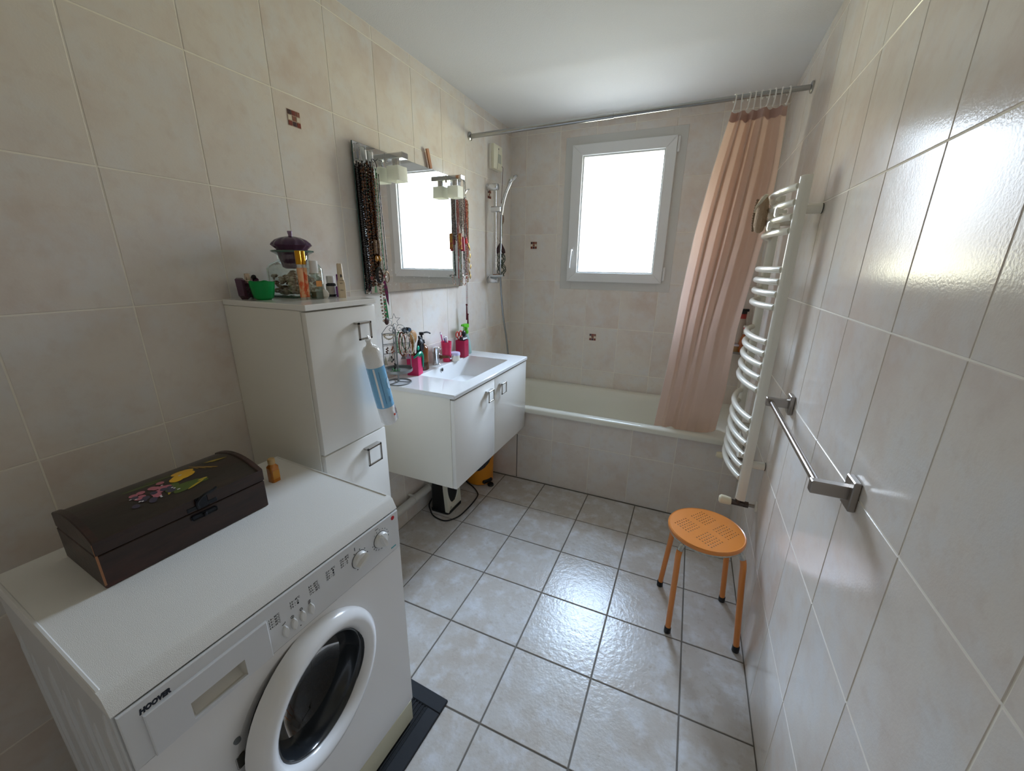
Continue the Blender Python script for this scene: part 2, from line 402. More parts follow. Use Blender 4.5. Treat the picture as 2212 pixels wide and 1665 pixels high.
# dark drum throat and gasket
def disc(r, x, n=48): return [(x, cu_+r*math.cos(2*PI*i/n), cz_+r*math.sin(2*PI*i/n)) for i in range(n)]
MB().loft([disc(.158, -.0035), disc(.150, .004), disc(.132, .006), disc(.126, -.001), disc(.128, -.02), disc(.124, -.026), disc(.121, -.034), disc(.150, -.05)], False, False).build('door_gasket', M('grey_rubber', '#202326', .5), wm, local=True)
MB().loft([disc(.135, -.045), disc(.165, -.052), disc(.165, -.185), disc(.12, -.19), disc(.02, -.19)], False, True).build('drum', M('shaded_drum_steel', '#161616', .4, mott=[(300, '#4a4234', .55, .62, .8)]), wm, local=True)  # near-black base puts the drum's inner shade into its colour
# top panel with its sloped front nose
top = MB()
prof = [(-.505, .815), (-.001, .815), (.0, .817), (-.012, .842), (-.020, .848), (-.505, .848)]
top.prism(prof, -L, mat=ax((1, 0, 0), (0, 0, 1), (0, 1, 0), (0, L, 0)))
top.build('top_panel', M('machine_top', '#ecece9', .4, bump=[(900, .15, 1)]), wm, local=True)
for a_, b_ in ((L-.0005, L+.006), (-.006, .0005)): MB().box(-.50, -.03, a_, b_, .846, .8498, .0015).build('top_edge_strip', m_plast, wm, local=True)
# control panel, drawer
rq_ = lambda x, a, b, c, d: [(x, a, c), (x, b, c), (x, b, d), (x, a, d)]
cp = MB().loft([rq_(-.002, L+.004, -.002, .698, .8125), rq_(.0028, L+.004, -.002, .698, .8125), rq_(.004, L+.0055, -.0035, .6995, .811), rq_(.004, -.5085, -.4195, .7072, .7448), rq_(-.002, -.5085, -.4195, .7072, .7448)], False, False).build('control_panel', M('panel_white', '#dfe1e3', .3), wm, local=True)
rq = lambda x, a, b, c, d: [(x, a, c), (x, b, c), (x, b, d), (x, a, d)]
dr = MB().loft([rq(.0035, -.563, -.371, .699, .787), rq(.0080, -.563, -.371, .699, .787), rq(.0092, -.5615, -.3725, .7005, .7855), rq(.0092, -.508, -.420, .7075, .7445), rq(.003, -.507, -.421, .7082, .744)], False, False)
dr.build('detergent_drawer', M('drawer_white', '#dddfe2', .33), wm, local=True)
MB().loft([[(.0085, -.508, .7445), (.0085, -.420, .7445), (.0085, -.420, .7075), (.0085, -.508, .7075)],
           [(-.026, -.503, .739), (-.026, -.425, .739), (.001, -.425, .7085), (.001, -.503, .7085)]], False, True).build('drawer_handle', M('drawer_hollow', '#d4d1c9', .4), wm, local=True)
def knob(u, z, ang, nm):
    k = MB(); mt = Matrix.Translation((.004, u, z)) @ Matrix.Rotation(PI/2, 4, 'Y')
    k.lathe([(.0, .011), (.0185, .010), (.021, .006), (.0215, 0), (0, 0)][::-1], n=28, mat=mt)
    o = k.build(nm, m_plast, wm, local=True)
    g = MB(); mt = Matrix.Translation((.012, u, z)) @ Matrix.Rotation(ang, 4, 'X')
    g.loft([[(0, -.0065, -.019), (0, .0065, -.019), (0, .008, .0), (0, .0045, .019), (0, -.0045, .019), (0, -.008, 0)],
            [(.011, -.004, -.017), (.011, .004, -.017), (.012, .0045, .0), (.010, .0025, .018), (.010, -.0025, .018), (.012, -.0045, 0)]], False, True)
    g2 = MB(); g2.add(g.v, g.f, mt); g2.build('grip', m_plast, o, local=True)
    MB().tube([(.0045, u+.0222*math.cos(2*PI*i/32), z+.0222*math.sin(2*PI*i/32)) for i in range(32)], .0006, 4, closed=True).build('knob_ring', M('print_black', '#22262c', .6), o, local=True)
knob(-.141, .757, 2.0, 'temperature_knob'); knob(-.070, .765, .35, 'program_knob')
m_prt = MATS['print_black']
for i, u in enumerate((-.339, -.3195, -.2995, -.279)):
    b = MB(); pts = []
    for k in range(20):
        a = 2*PI*k/20; pts.append((.0065*math.copysign(abs(math.sin(a))**1.4, math.sin(a)), .0145*math.cos(a)))
    b.prism(pts, .006, mat=ax((0, 1, 0), (0, 0, 1), (1, 0, 0), (.004, u, .728+i*.0012)), bev=.0018)
    b.build('push_button', m_plast, wm, local=True)
fx = lambda u, z, x=.0043: ax((0, 1, 0), (0, 0, 1), (1, 0, 0), (x, u, z))
text('HOOVER', 'brand_lettering', .0125, M('print_navy', '#151c2b', .5), wm, fx(-.565, .7905), bold=.0009, shear=.2, sxx=.78)
for u, z, s in ((-.3665, .777, '1 ■ - 90°C\n2 ■ - 90°C\n3 ■ - 90°C\n4 ■ - 60°C'), (-.321, .780, '5 ■ - 40°C\n6 ■  -  △\n7 ■  -  ●'), (-.277, .783, '8 ■ - 60°C\n9 ■ - 50°C\n10 ■ - 40°C\n11 ■ - 30°C'), (-.234, .786, '12 ■ - 40°C\n13 ■  -  ●\n14 ■  -  ●\n15 ■  -  □'), (-.195, .789, '16 ■ - 40°C\n17 ■ - 30°C\n18 ■  -  △\n19 ■  -  ○')):
    text(s.replace('■', '¤'), 'program_table', .0066, m_prt, wm, fx(u, z), sxx=.8, space=.98)
for k in range(16):
    a = math.radians(130-k*20); text(str(k+1), 'dial_number', .0048, m_prt, wm, fx(-.070+.0285*math.cos(a)-.001, .765+.0285*math.sin(a)-.0015))
mk = MB()
for k in range(7):
    a = math.radians(120-k*38); mk.box(.0043, .0047, -.141+.0265*math.cos(a)-.0012, -.141+.0265*math.cos(a)+.0012, .757+.0265*math.sin(a)-.0012, .757+.0265*math.sin(a)+.0012)
mk.box(.0043, .0047, -.152, -.1505, .788, .797); mk.box(.0043, .0047, -.084, -.074, .8005, .8015); mk.box(.0043, .0047, -.3075, -.3055, .7105, .7125)
mk.build('dial_marks', m_prt, wm, local=True, kind='stuff')
for i, (u, z) in enumerate(((-.340, .746), (-.3205, .7475), (-.300, .749), (-.2805, .750))):
    s = MB()
    if i == 0: s.tube([(.0045, u-.003, z), (.0045, u+.003, z+.0015), (.0045, u+.004, z+.004)], .0006, 4)
    elif i == 1: s.tube([(.0045, u+.0032*math.cos(2*PI*k/16), z+.0032*math.sin(2*PI*k/16)) for k in range(16)], .0005, 4, closed=True); s.box(.0043, .0048, u-.0004, u+.0004, z-.002, z+.002)
    elif i == 2: s.tube([(.0045, u+.003*math.cos(2*PI*k/6), z+.003*math.sin(2*PI*k/6)) for k in range(6)], .0006, 4, closed=True)
    else:
        for k in range(3): s.tube([(.0045, u-.003, z-.003+k*.003), (.0045, u+.003, z-.001+k*.003)], .0006, 4)
    s.build('button_symbol', m_prt, wm, local=True)
MB().lathe([(0, 0), (.0058, 0), (.0058, .0008), (0, .0009)], n=20, mat=Matrix.Translation((.004, -.022, .800)) @ Matrix.Rotation(PI/2, 4, 'Y')).build('round_badge', M('badge_red', '#c0202c', .4), wm, local=True)
MB().box(.0042, .0047, -.036, -.018, .7105, .7135).build('teal_stripe', M('teal_print', '#3fa9b0', .5), wm, local=True)
# porthole door, hinged on the far side and standing ajar
dth = .15
dm = Matrix.Translation((0, -.13, 0)) @ Matrix.Rotation(dth, 4, 'Z')
dcu, dcz, dR = -.289+.13, .507, .178
dmat = dm @ Matrix.Translation((0, dcu, dcz)) @ Matrix.Rotation(PI/2, 4, 'Y')
door = MB().lathe([(.178, -.028), (.1785, -.012), (.174, .004), (.163, .013), (.150, .014), (.138, .009), (.130, .001), (.128, -.010), (.132, -.028)], n=56, mat=dmat)
door = door.build('door', m_wm, wm, local=True)
MB().lathe([(.1285, -.004), (.1245, -.003), (.1215, -.007), (.1205, -.016), (.114, -.030), (.105, -.057)], n=48, mat=dmat).build('glass_rim', M('smoked_rim', '#2b2f33', .15, coat=.4), door, local=True)
MB().lathe([(.1055, -.056), (.088, -.076), (.06, -.092), (.03, -.101), (0, -.104)], n=48, mat=dmat).build('door_glass', thin_glass('bowl_glass', (.16, .17, .18), .05), door, local=True)
MB().lathe([(.177, -.028), (.15, -.032), (.132, -.030)], n=48, mat=dmat).build('door_back', M('door_dark', '#2b2f34', .4), door, local=True)
MB().box(-.002, .0015, -.470, -.452, .508, .540, .003).build('latch_slot', M('latch_dark', '#4c4b45', .4), wm, local=True)
MB().lathe([(0, 0), (.007, 0), (.006, .004), (0, .005)], n=16, mat=Matrix.Translation((0, -.4595, .578)) @ Matrix.Rotation(PI/2, 4, 'Y')).build('latch_button', M('button_grey', '#6c7075', .4), wm, local=True)
kk = MB().box(-.02, -.0025, L, 0, .012, .098, .003)
kk.build('kick_plate', m_wmk, wm, local=True)
for u in (L+.05, -.05):
    for x in (-.45, -.06): MB().cyl((x, u, .0082), (x, u, .03), .018, 12).build('foot', m_black, wm, local=True)
# pressed ribs on the near side
for xa, za in ((-.455, .73), (-.415, .70), (-.30, .735), (-.26, .70), (-.16, .745), (-.115, .72), (-.03, .80)):
    MB().tube([(xa, L+.006, za+.014), (xa, L+.0045, za), (xa, L+.003, za-.03), (xa, L+.003, .12), (xa, L+.006, .09)], [.004, .0065, .008, .008, .005], 10).build('side_rib', MATS['machine_side'], wm, local=True)

# ------------------------------------------------------------------ ribbed rubber mat under the machine front
mat_ = thing('rubber_mat', 'black ribbed rubber mat sticking out from under the washing machine', 'mat', (.56, .40, 0), -math.radians(3))
bm = MB(); bm.box(-.23, .185, -.36, .335, 0, .004, .002); bm.build('mat_base', m_blackm, mat_, local=True)
bo = MB()
for a in ((-.23, .185, .285, .335), (-.23, .185, -.36, -.31), (.135, .185, -.31, .285), (-.23, -.18, -.31, .285)): bo.box(a[0], a[1], a[2], a[3], .003, .0085, .003)
bo.build('mat_border', M('mat_border_black', '#23262b', .7), mat_, local=True)
rb = MB()
for k in range(26):
    x = -.175+k*.0122; rb.box(x, x+.006, -.31, .285, .003, .0075, .0012)
rb.build('mat_ribs', m_blackm, mat_, local=True, kind='stuff')

# ------------------------------------------------------------------ wooden chest
ch = thing('wooden_chest', 'dark wooden domed chest with painted fruit on top of the washing machine', 'chest', (.4075, .304, .8487), -math.radians(3.6))
m_wood = M('dark_stained_wood', '#33231d', .38, mott=[(9, '#4d2c24', .45, .75, .8), (30, '#231a17', .45, .7, .7)], stretch=(1, .35, 2.2), bump=[(60, .06, 3)])
m_wood2 = M('dark_stained_lid', '#2d251d', .36, mott=[(12, '#3d2a20', .45, .75, .7), (40, '#221c16', .5, .7, .6)], stretch=(1.2, .3, 1), bump=[(50, .05, 3)])
hl = .159; dp = .192
MB().box(-dp, 0, -hl, hl, 0, .0725, .002).build('box_body', m_wood, ch, local=True)
def lidprof(inset=0, drop=0):
    zf, zb, sag = .104-drop, .107-drop, .020
    p = [(-inset*.0, .0745)]; N = 12
    for i in range(N+1):
        t = i/N; x = -inset-(dp-2*inset)*t; z = zf+(zb-zf)*t+sag*4*t*(1-t)*(1+.5*(.5-t)*0); p.append((x, z))
    p.append((-dp, .0745)); p[0] = (-inset, .0745); p[-1] = (-dp+inset, .0745); return p
yz = lambda y: ax((1, 0, 0), (0, 0, 1), (0, -1, 0), (0, y, 0))
lid = MB(); lid.prism(lidprof(.001, .003), 2*hl-.024, mat=yz(hl-.012)); lid = lid.build('lid', m_wood2, ch, local=True)
for s in (-hl, hl-.012): MB().prism(lidprof(), .012, mat=yz(s+.012), bev=.002).build('lid_end', m_wood, ch, local=True)
MB().box(-.001, .0012, -hl, hl, .0745, .1035, .001).build('lid_front', m_wood, ch, local=True)
m_iron = M('dark_iron', '#2b2d31', .38, metal=.8)
cu0 = .02
MB().box(.0008, .0028, cu0-.030, cu0+.030, .077, .087, .001).box(.001, .0035, cu0-.012, cu0+.012, .075, .104, .002).tube(smooth_path([(.004, cu0-.008, .079), (.006, cu0-.010, .094), (.008, cu0+.002, .106), (.006, cu0+.022, .109), (.005, cu0+.032, .112)]), .0032, 6).build('clasp_hasp', m_iron, ch, local=True)
MB().box(.0002, .0022, cu0-.026, cu0+.026, .054, .067, .003).ball((.006, cu0, .061), .0045).build('clasp_plate', m_iron, ch, local=True)
MB().box(-.001, .0004, -hl-.0004, -hl+.003, .008, .10).build('worn_corner', M('bare_wood', '#9a6a48', .6), ch, local=True)
# painted still life, flat on the domed lid
def lidz(x):
    t = -x/dp; return .104-.003+.003*t+.020*4*t*(1-t)+.0004
def patch(pts, nm, col, lift=0, n=1):
    vs = []; fs = []
    c = Vector((sum(p[0] for p in pts)/len(pts), sum(p[1] for p in pts)/len(pts)))
    K = 4; N = len(pts)
    for k in range(1, K+1):
        for p in pts: x = c.x+(p[0]-c.x)*k/K; y = c.y+(p[1]-c.y)*k/K; vs.append((x, y, lidz(x)+lift))
    vs.append((c.x, c.y, lidz(c.x)+lift)); cI = len(vs)-1
    for i in range(N):
        q = (i+1) % N; fs.append((cI, i, q))
        for k in range(K-1): fs.append((k*N+i, (k+1)*N+i, (k+1)*N+q, k*N+q))
    b = MB(); b.add(vs, fs); return b
def ell(cx, cy, a, b, rot=0, n=14): return [(cx+a*math.cos(2*PI*i/n)*math.cos(rot)-b*math.sin(2*PI*i/n)*math.sin(rot), cy+a*math.cos(2*PI*i/n)*math.sin(rot)+b*math.sin(2*PI*i/n)*math.cos(rot)) for i in range(n)]
def painted(nm, col, ells, lift):
    b = MB()
    for e in ells: q = patch(ell(*e), nm, col, lift); b.add(q.v, q.f)
    b.build(nm, M('paint_'+nm, col, .35), lid, local=True, fixn=False, kind='stuff')
painted('painted_leaves', '#4a5a22', [(-.048, .020, .010, .030, .25), (-.052, .035, .008, .028, -.3), (-.062, -.002, .011, .020, .8), (-.115, -.035, .005, .035, -.1), (-.122, .0, .004, .03, -.2), (-.05, .005, .012, .012, 0)], 0)
painted('painted_leaf_tips', '#a08a26', [(-.041, .034, .0025, .020, .3), (-.055, -.008, .003, .016, .9), (-.05, .052, .003, .01, 0), (-.112, .112, .003, .022, -.25), (-.108, .118, .0022, .018, -.1), (-.118, .105, .002, .016, -.3)], .0003)
painted('painted_basket', '#8a6a2a', [(-.108, .072, .022, .0022, .3), (-.100, .078, .024, .0022, .45), (-.092, .084, .022, .002, .6), (-.118, .066, .02, .002, .1), (-.086, .088, .016, .002, .75)], .0002)
painted('painted_pears', '#d8a51f', [(-.112, .040, .013, .022, -.15), (-.094, .034, .015, .024, .1), (-.088, .018, .012, .014, .2)], .0004)
random.seed(3)
painted('painted_grapes_pink', '#a8606a', [(-.075+random.uniform(-.025, .02), -.028+random.uniform(-.035, .03), .0075, .0075, 0) for _ in range(13)], .0005)
painted('painted_grapes_dark', '#3e3846', [(-.062+random.uniform(-.02, .02), -.040+random.uniform(-.04, .04), .0065, .0065, 0) for _ in range(11)], .0006)
painted('painted_highlights', '#c9c4c0', [(-.06+random.uniform(-.03, .02), -.035+random.uniform(-.04, .04), .0016, .0022, 0) for _ in range(12)]+[(-.1, .03, .002, .004, 0)], .0008)

# ------------------------------------------------------------------ bottle helper
def bottle_thing(name, label, cat, loc, parts, group=None, rz=0):
    t = thing(name, label, cat, loc, rz, group)
    for nm, prof, mat, n in parts:
        MB().lathe(prof, n=n).build(nm, mat, t, local=True)
    return t
m_amber = M('amber_glass', '#b8680f', .12, mott=[(60, '#c9801c', .4, .6, .6)], coat=.5)
t = thing('oil_bottle', 'small amber oil bottle with beige cap on the washing machine corner', 'bottle', (.318, .552, .848))
MB().loft([rrect(-.0125, .0125, -.0125, .0125, .006, z) if z < .048 else rrect(-r, r, -r, r, r*.95, z) for z, r in ((0, 0), (.04, 0), (.046, 0), (.052, .0085), (.056, .008))]).build('glass_body', m_amber, t, local=True)
MB().lathe([(0, .054), (.0095, .054), (.0095, .068), (.008, .070), (0, .070)], n=16).build('cap', M('beige_cap', '#c7a56f', .45), t, local=True)
MB().box(.0122, .0128, -.010, .010, .010, .036).build('paper_label', M('amber_label', '#c98a2c', .5), t, local=True)

# ------------------------------------------------------------------ tall cabinet
CZ = 1.338
cb = thing('tall_cabinet', 'tall white bathroom cabinet with two square handles beside the washing machine', 'cabinet', (.18, .835, 0))
cy0, cy1 = .694, .972
MB().box(.0015, .340, cy0, cy1, .06, CZ-.018, .001).build('carcass', m_carc, cb)
MB().box(.0015, .366, cy0-.002, cy1+.002, CZ-.017, CZ, .0015).build('top_panel', m_white, cb)
def square_handle(parent, xd, yc, zc, s=.029, bar=.0065, st=.022):
    b = MB()
    for a in ((-s, -s+bar, -s, s), (s-bar, s, -s, s)): b.box(xd+st-.005, xd+st, yc+a[0], yc+a[1], zc+a[2], zc+a[3], .0006)
    b.box(xd+st-.005, xd+st, yc-s, yc+s, zc-s, zc-s+bar, .0006); b.box(xd, xd+st, yc-s, yc+s, zc+s-bar, zc+s, .0006)
    return b.build('handle', M('satin_nickel', '#b4b0aa', .22, metal=1), parent)
d1 = MB().box(.342, .361, cy0+.001, cy1-.001, .868, CZ-.022, .0025, 2).build('upper_door', m_white, cb); square_handle(d1, .361, .897, 1.239)
d2 = MB().box(.342, .361, cy0+.001, cy1-.001, .09, .864, .0025, 2).build('lower_door', m_white, cb); square_handle(d2, .361, .888, .792, .034)
for y in (cy0+.04, cy1-.04):
    for x in (.05, .29): MB().cyl((x, y, 0), (x, y, .06), .015, 12).build('leg', m_black, cb)

# bag of cotton pads hanging from the upper handle
bag = thing('cotton_pad_bag', 'clear and blue tube bag of cotton pads hanging from the cabinet handle', 'bag', (.398, .92, .893))
bA, bB = Vector((.402, .897, 1.150)), Vector((.412, .942, .905)); bd_ = (bB-bA); bl = bd_.length; bz = -bd_.normalized(); bx = Vector((1, 0, 0)); bx = (bx-bz*bx.dot(bz)).normalized(); by = bz.cross(bx)
bmx = Matrix((bx, by, bz)).transposed().to_4x4(); bmx.translation = bB
m_film = M('plastic_film_white', '#eceae6', .12, coat=.5, bump=[(70, .35, 2)])
MB().lathe([(0, -.004), (.022, -.003), (.029, .008), (.0305, .07)], n=24, mat=bmx).build('white_end', m_film, bag)
MB().lathe([(.0308, .068), (.0312, .12), (.0305, .215), (.0302, .222)], n=24, mat=bmx).build('blue_wrap', M('blue_print_film', '#7db9df', .15, coat=.5, bump=[(60, .2, 2)]), bag)
MB().lathe([(.0303, .220), (.0305, .262), (.029, .276), (.022, .287), (.012, .293), (.008, .302), (.010, .312), (0, .313)], n=24, mat=bmx).build('gathered_neck', m_film, bag)
s = MB()
s.tube([(.385, .900, 1.222), (.400, .898, 1.190), (.401, .897, 1.165)], .0025, 6); s.tube([(.385, .908, 1.218), (.399, .903, 1.19), (.402, .899, 1.168)], .0025, 6)
s.build('carry_loop', m_film, bag)
def onbag(a, h, lift=.0318): # matrix on bag surface, reading along the tube
    n_ = bx*math.cos(a)+by*math.sin(a); tdir = by*math.cos(a)-bx*math.sin(a)
    mm = Matrix((bz, -tdir, n_)).transposed().to_4x4(); mm.translation = bB+bz*h+n_*lift-bag.location; return mm
def strip(a0, a1, h0, h1, nm, mat, r=.0316):
    N = 6; vs = []
    for i in range(N+1):
        a = a0+(a1-a0)*i/N; n_ = bx*math.cos(a)+by*math.sin(a); vs.append(bB+n_*r+bz*h0); vs.append(bB+n_*r+bz*h1)
    b = MB(); b.add(vs, [(2*i, 2*i+1, 2*i+3, 2*i+2) for i in range(N)]); b.build(nm, mat, bag, fixn=False)
strip(-1.15, -.95, .072, .218, 'white_stripe', M('film_print_white', '#f0f0ee', .2))
strip(.55, .8, .004, .062, 'dark_blue_stripe', M('film_print_blue', '#2f62b8', .2))
strip(-.62, -.58, .085, .205, 'small_print_line', M('film_print_navy', '#3d6f9c', .3))
strip(-.2, .05, .088, .108, 'small_print_block', M('film_print_mid', '#5a8fb8', .3))
for h in (.155, .170):
    N = 14; n0 = .35; vs = []
    for i in range(N): a = n0+.28*math.cos(2*PI*i/N); n_ = bx*math.cos(a)+by*math.sin(a); vs.append(bB+n_*.0318+bz*(h-.01+.013*math.sin(2*PI*i/N)))
    b = MB(); b.add(vs, [tuple(range(N))]); b.build('pad_picture', M('film_pad_white', '#b9d6e8', .3), bag, fixn=False)
strip(-.08, .17, .030, .038, 'red_logo', M('film_print_red', '#c9442f', .3))
text('ideal', 'printed_word', .013, M('film_print_ink', '#6b3b3a', .4), bag, onbag(.42, .055, .0318) @ Matrix.Rotation(PI, 4, 'Z'), bold=.0002)

# ------------------------------------------------------------------ things standing on the cabinet
m_purp = thin_glass('purple_glass', (.42, .25, .42), .15)
m_purps = M('purple_glass_dark', '#4a2138', .08, coat=.6)
zc = CZ
t = thing('perfume_bottle', 'purple butterfly shaped perfume bottle with pale gold cap behind the green bowl', 'perfume bottle', (.052, .752, zc), .5)
for sy in (-1, 1):
    w = MB(); pts = [(0, .012), (sy*.012, .004), (sy*.030, .0), (sy*.044, .012), (sy*.046, .03), (sy*.050, .062), (sy*.040, .066), (sy*.020, .054), (0, .050)]
    if sy < 0: pts = pts[::-1]
    w.prism(pts, .024, mat=ax((0, 1, 0), (0, 0, 1), (1, 0, 0), (-.012, 0, 0)), bev=.006); w.build('glass_wing', m_purps, t, local=True)
MB().lathe([(0, .05), (.010, .05), (.010, .056), (.0085, .058), (.0085, .078), (0, .079)], n=18).build('cap', M('pale_gold', '#c9b8a4', .2, metal=1), t, local=True)
MB().ball((.004, .03, .066), .008).build('black_flower', m_black, t, local=True)

t = thing('plastic_bowl', 'small translucent green plastic bowl at the cabinet front edge', 'bowl', (.122, .748, zc))
b = MB(); N = 32; rings = []
for r, z in ((.020, 0), (.027, .006), (.0315, .025), (.0345, .046), (.0355, .055)):
    rings.append([((r*math.cos(2*PI*i/N)), r*math.sin(2*PI*i/N), z+(.003*max(0, math.cos(5*2*PI*i/N+1)) if z > .05 else 0)) for i in range(N)])
for r, z in ((.0335, .054), (.030, .025), (.024, .006)): rings.append([(r*math.cos(2*PI*i/N), r*math.sin(2*PI*i/N), z) for i in range(N)])
b.loft(rings); b.build('bowl_shell', M('green_plastic', '#0aa552', .3, trl=.3), t, local=True)

jar = thing('glass_jar', 'large square clear glass jar of potpourri with the purple dish sitting in its neck', 'jar', (.103, .887, zc))
b = MB(); q_ = lambda h, r, z: rrect(-h, h, -h, h, r, z)
b.loft([q_(.063, .02, 0), q_(.067, .022, .006), q_(.067, .022, .092), q_(.062, .03, .108), q_(.050, .045, .118), q_(.0475, .0472, .124), q_(.049, .0488, .138), q_(.064, .0638, .146), q_(.066, .0658, .151), q_(.052, .0518, .149)], cap1=False)
b.build('glass_body', thin_glass('jar_glass', (.84, .90, .87), .14), jar, local=True)
MB().tube([(.0625*math.cos(2*PI*i/40), .0625*math.sin(2*PI*i/40), .1485) for i in range(40)], .0036, 8, closed=True).build('glass_rim', M('glass_green_edge', '#4f6a60', .05, coat=.5), jar, local=True)
MB().loft([q_(.062, .02, .0015), q_(.062, .02, .007)]).build('glass_base', M('glass_green_base', '#3c6a55', .08), jar, local=True)
pp = MB(); random.seed(5)
for k in range(120):
    c = (random.uniform(-.051, .051), random.uniform(-.051, .051), .014+random.random()**1.2*.066)
    mt = Matrix.Rotation(random.uniform(0, 6), 4, 'Z') @ Matrix.Rotation(random.uniform(0, 3), 4, 'X')
    pp.ball(c, .0095, 1.3, .42, .8, 6, 4, mat=mt)
pp.build('potpourri', M('dried_petals', '#b39a80', .8, mott=[(90, '#ddd0be', .4, .6, .9), (60, '#7a5440', .5, .6, .8)]), jar, local=True, kind='stuff')

t = thing('lidded_dish', 'fluted purple glass dish and lid resting in the jar mouth', 'dish', (.103, .887, zc+.151))
def fluted(prof, n=48, amp=.05, k=12):
    rings = []
    for r, z in prof: rings.append([(r*(1+amp*math.cos(k*2*PI*i/n)*min(1, r/.03))*math.cos(2*PI*i/n), r*(1+amp*math.cos(k*2*PI*i/n)*min(1, r/.03))*math.sin(2*PI*i/n), z) for i in range(n)])
    return rings
MB().loft(fluted([(.026, -.058), (.034, -.053), (.041, -.022), (.0455, .004), (.060, .017), (.059, .018), (.0435, .006), (.038, -.022), (.026, -.050)])).build('dish_bowl', M('plum_glass', '#7a4f72', .1, trl=.4, coat=.6), t, local=True)
MB().loft(fluted([(.0605, .017), (.057, .024), (.046, .034), (.030, .041), (.012, .045), (.002, .046)])).build('dish_lid', M('plum_glass_dark', '#56345a', .1, trl=.35, coat=.6), t, local=True)
MB().lathe([(0, .044), (.007, .044), (.006, .048), (.008, .060), (.007, .062), (0, .062)], n=12).build('lid_knob', M('plum_glass_pale', '#a184a4', .1, trl=.3, coat=.6), t, local=True)

def roll(name, label, cat, loc):
    t = thing(name, label, cat, loc)
    return t
for i, (dx, dy, s_) in enumerate(((0, 0, 1), (-.004, .018, .985))):
    t = thing('roll_on_perfume', ('front slim orange patterned perfume tube with gold cap' if i == 0 else 'rear slim orange perfume tube, mostly hidden behind its twin with gold cap'), 'perfume tube', (.226+dx, .806+dy, zc), 0, 'slim gold capped perfume tubes')
    MB().lathe([(0, 0), (.0085, 0), (.0085, .006), (.0083, .012)], n=16).build('glass_base', M('clear_base', '#c9c0b4', .1), t, local=True)
    MB().lathe([(.0086, .008), (.0086, .098)], n=16).build('printed_sleeve', M('orange_swirl', '#e9b487', .3, mott=[(45, '#e2683c', .47, .53, 1)], stretch=(1, 1, .55)), t, local=True)
    MB().lathe([(.0070, .098), (.0070, .108), (0, .108)], n=16).build('neck', M('clear_neck', '#d8d8d4', .1), t, local=True)
    MB().lathe([(0, .108), (.0088, .108), (.0088, .147), (.008, .1485), (0, .1485)], n=16).build('gold_cap', M('gold', '#c9942f', .2, metal=1), t, local=True)
t = thing('glass_vial', 'clear square perfume vial with white cap and orange label', 'perfume bottle', (.236, .850, zc))
MB().loft([rrect(-.014, .014, -.014, .014, .003, 0), rrect(-.014, .014, -.014, .014, .003, .066), rrect(-.010, .010, -.010, .010, .008, .074), rrect(-.010, .010, -.010, .010, .008, .082)]).build('glass_body', m_glassy, t, local=True)
MB().loft([rrect(-.0125, .0125, -.0125, .0125, .003, .003), rrect(-.0125, .0125, -.0125, .0125, .003, .024)]).build('liquid', M('pale_liquid', '#5e6a58', .1), t, local=True)
MB().box(.0142, .0148, -.011, .011, .040, .058, .0002).build('orange_label', M('label_orange', '#c9863a', .5), t, local=True)
MB().lathe([(0, .082), (.0125, .082), (.0125, .118), (.011, .120), (0, .120)], n=20).build('white_cap', m_plast, t, local=True)
t = thing('round_flask', 'tiny round white nail varnish flask with clear pointed stem', 'bottle', (.230, .884, zc))
MB().lathe([(0, 0), (.008, 0), (.0145, .007), (.015, .015), (.011, .024), (.006, .029), (0, .03)], n=20).build('flask_body', M('pearl_white', '#efece4', .15), t, local=True)
MB().lathe([(0, .028), (.0055, .028), (.003, .045), (0, .046)], n=12).build('stem', M('clear_stem', '#d6d6d0', .1), t, local=True)
t = thing('pill_bottle', 'small dark labelled bottle with white screw cap behind the beige tube', 'bottle', (.192, .950, zc))
MB().lathe([(0, 0), (.0155, 0), (.0165, .003), (.0165, .042), (.011, .046), (0, .046)], n=20).build('bottle_body', M('dark_bottle', '#25282c', .2), t, local=True)
MB().lathe([(.0168, .008), (.0168, .036)], n=20).build('paper_label', M('grey_label', '#b9b7b0', .6), t, local=True)
MB().lathe([(0, .046), (.0135, .046), (.0135, .068), (.012, .070), (0, .070)], n=20).build('white_cap', m_plast, t, local=True)
t = thing('cream_tube', 'beige cream tube standing upright with a B on its tapered cap', 'tube', (.262, .930, zc), -.5)
MB().loft([rrect(-.003-.006*k, .003+.006*k, -.017+.006*k, .017-.006*k, .0028, z) for z, k in ((.0, 1.0), (.01, 1), (.05, .9))][::1]+[rrect(-.0085, .0085, -.0095, .0095, .008, .062), rrect(-.008, .008, -.0085, .0085, .0075, .109), rrect(-.006, .006, -.007, .007, .0055, .112)]).build('tube_body', M('beige_plastic', '#e0cdb0', .3), t, local=True)
text('B', 'printed_letter', .013, m_prt, t, ax((0, 1, 0), (0, 0, 1), (1, 0, 0), (.0096, -.004, .068)), bold=.0003)
for k, z in enumerate((.056, .047, .024)): text(('cream', 'light', 'skin')[k], 'printed_word', .006, M('print_brown', '#6b5a48', .6), t, ax((0, 1, 0), (0, 0, 1), (1, 0, 0), (.0096, -.007, z)))
t = thing('nail_polish', 'purple capped glittery nail polish bottle behind the beige tube', 'bottle', (.224, .9565, zc))
MB().lathe([(0, 0), (.011, 0), (.0125, .004), (.0125, .034), (.006, .038), (0, .038)], n=18).build('glass_body', M('violet_polish', '#8a4a93', .1, coat=.6), t, local=True)
MB().lathe([(0, .038), (.0075, .038), (.0075, .074), (.006, .076), (0, .076)], n=16).build('cap', M('violet_cap', '#7a2d84', .3), t, local=True)

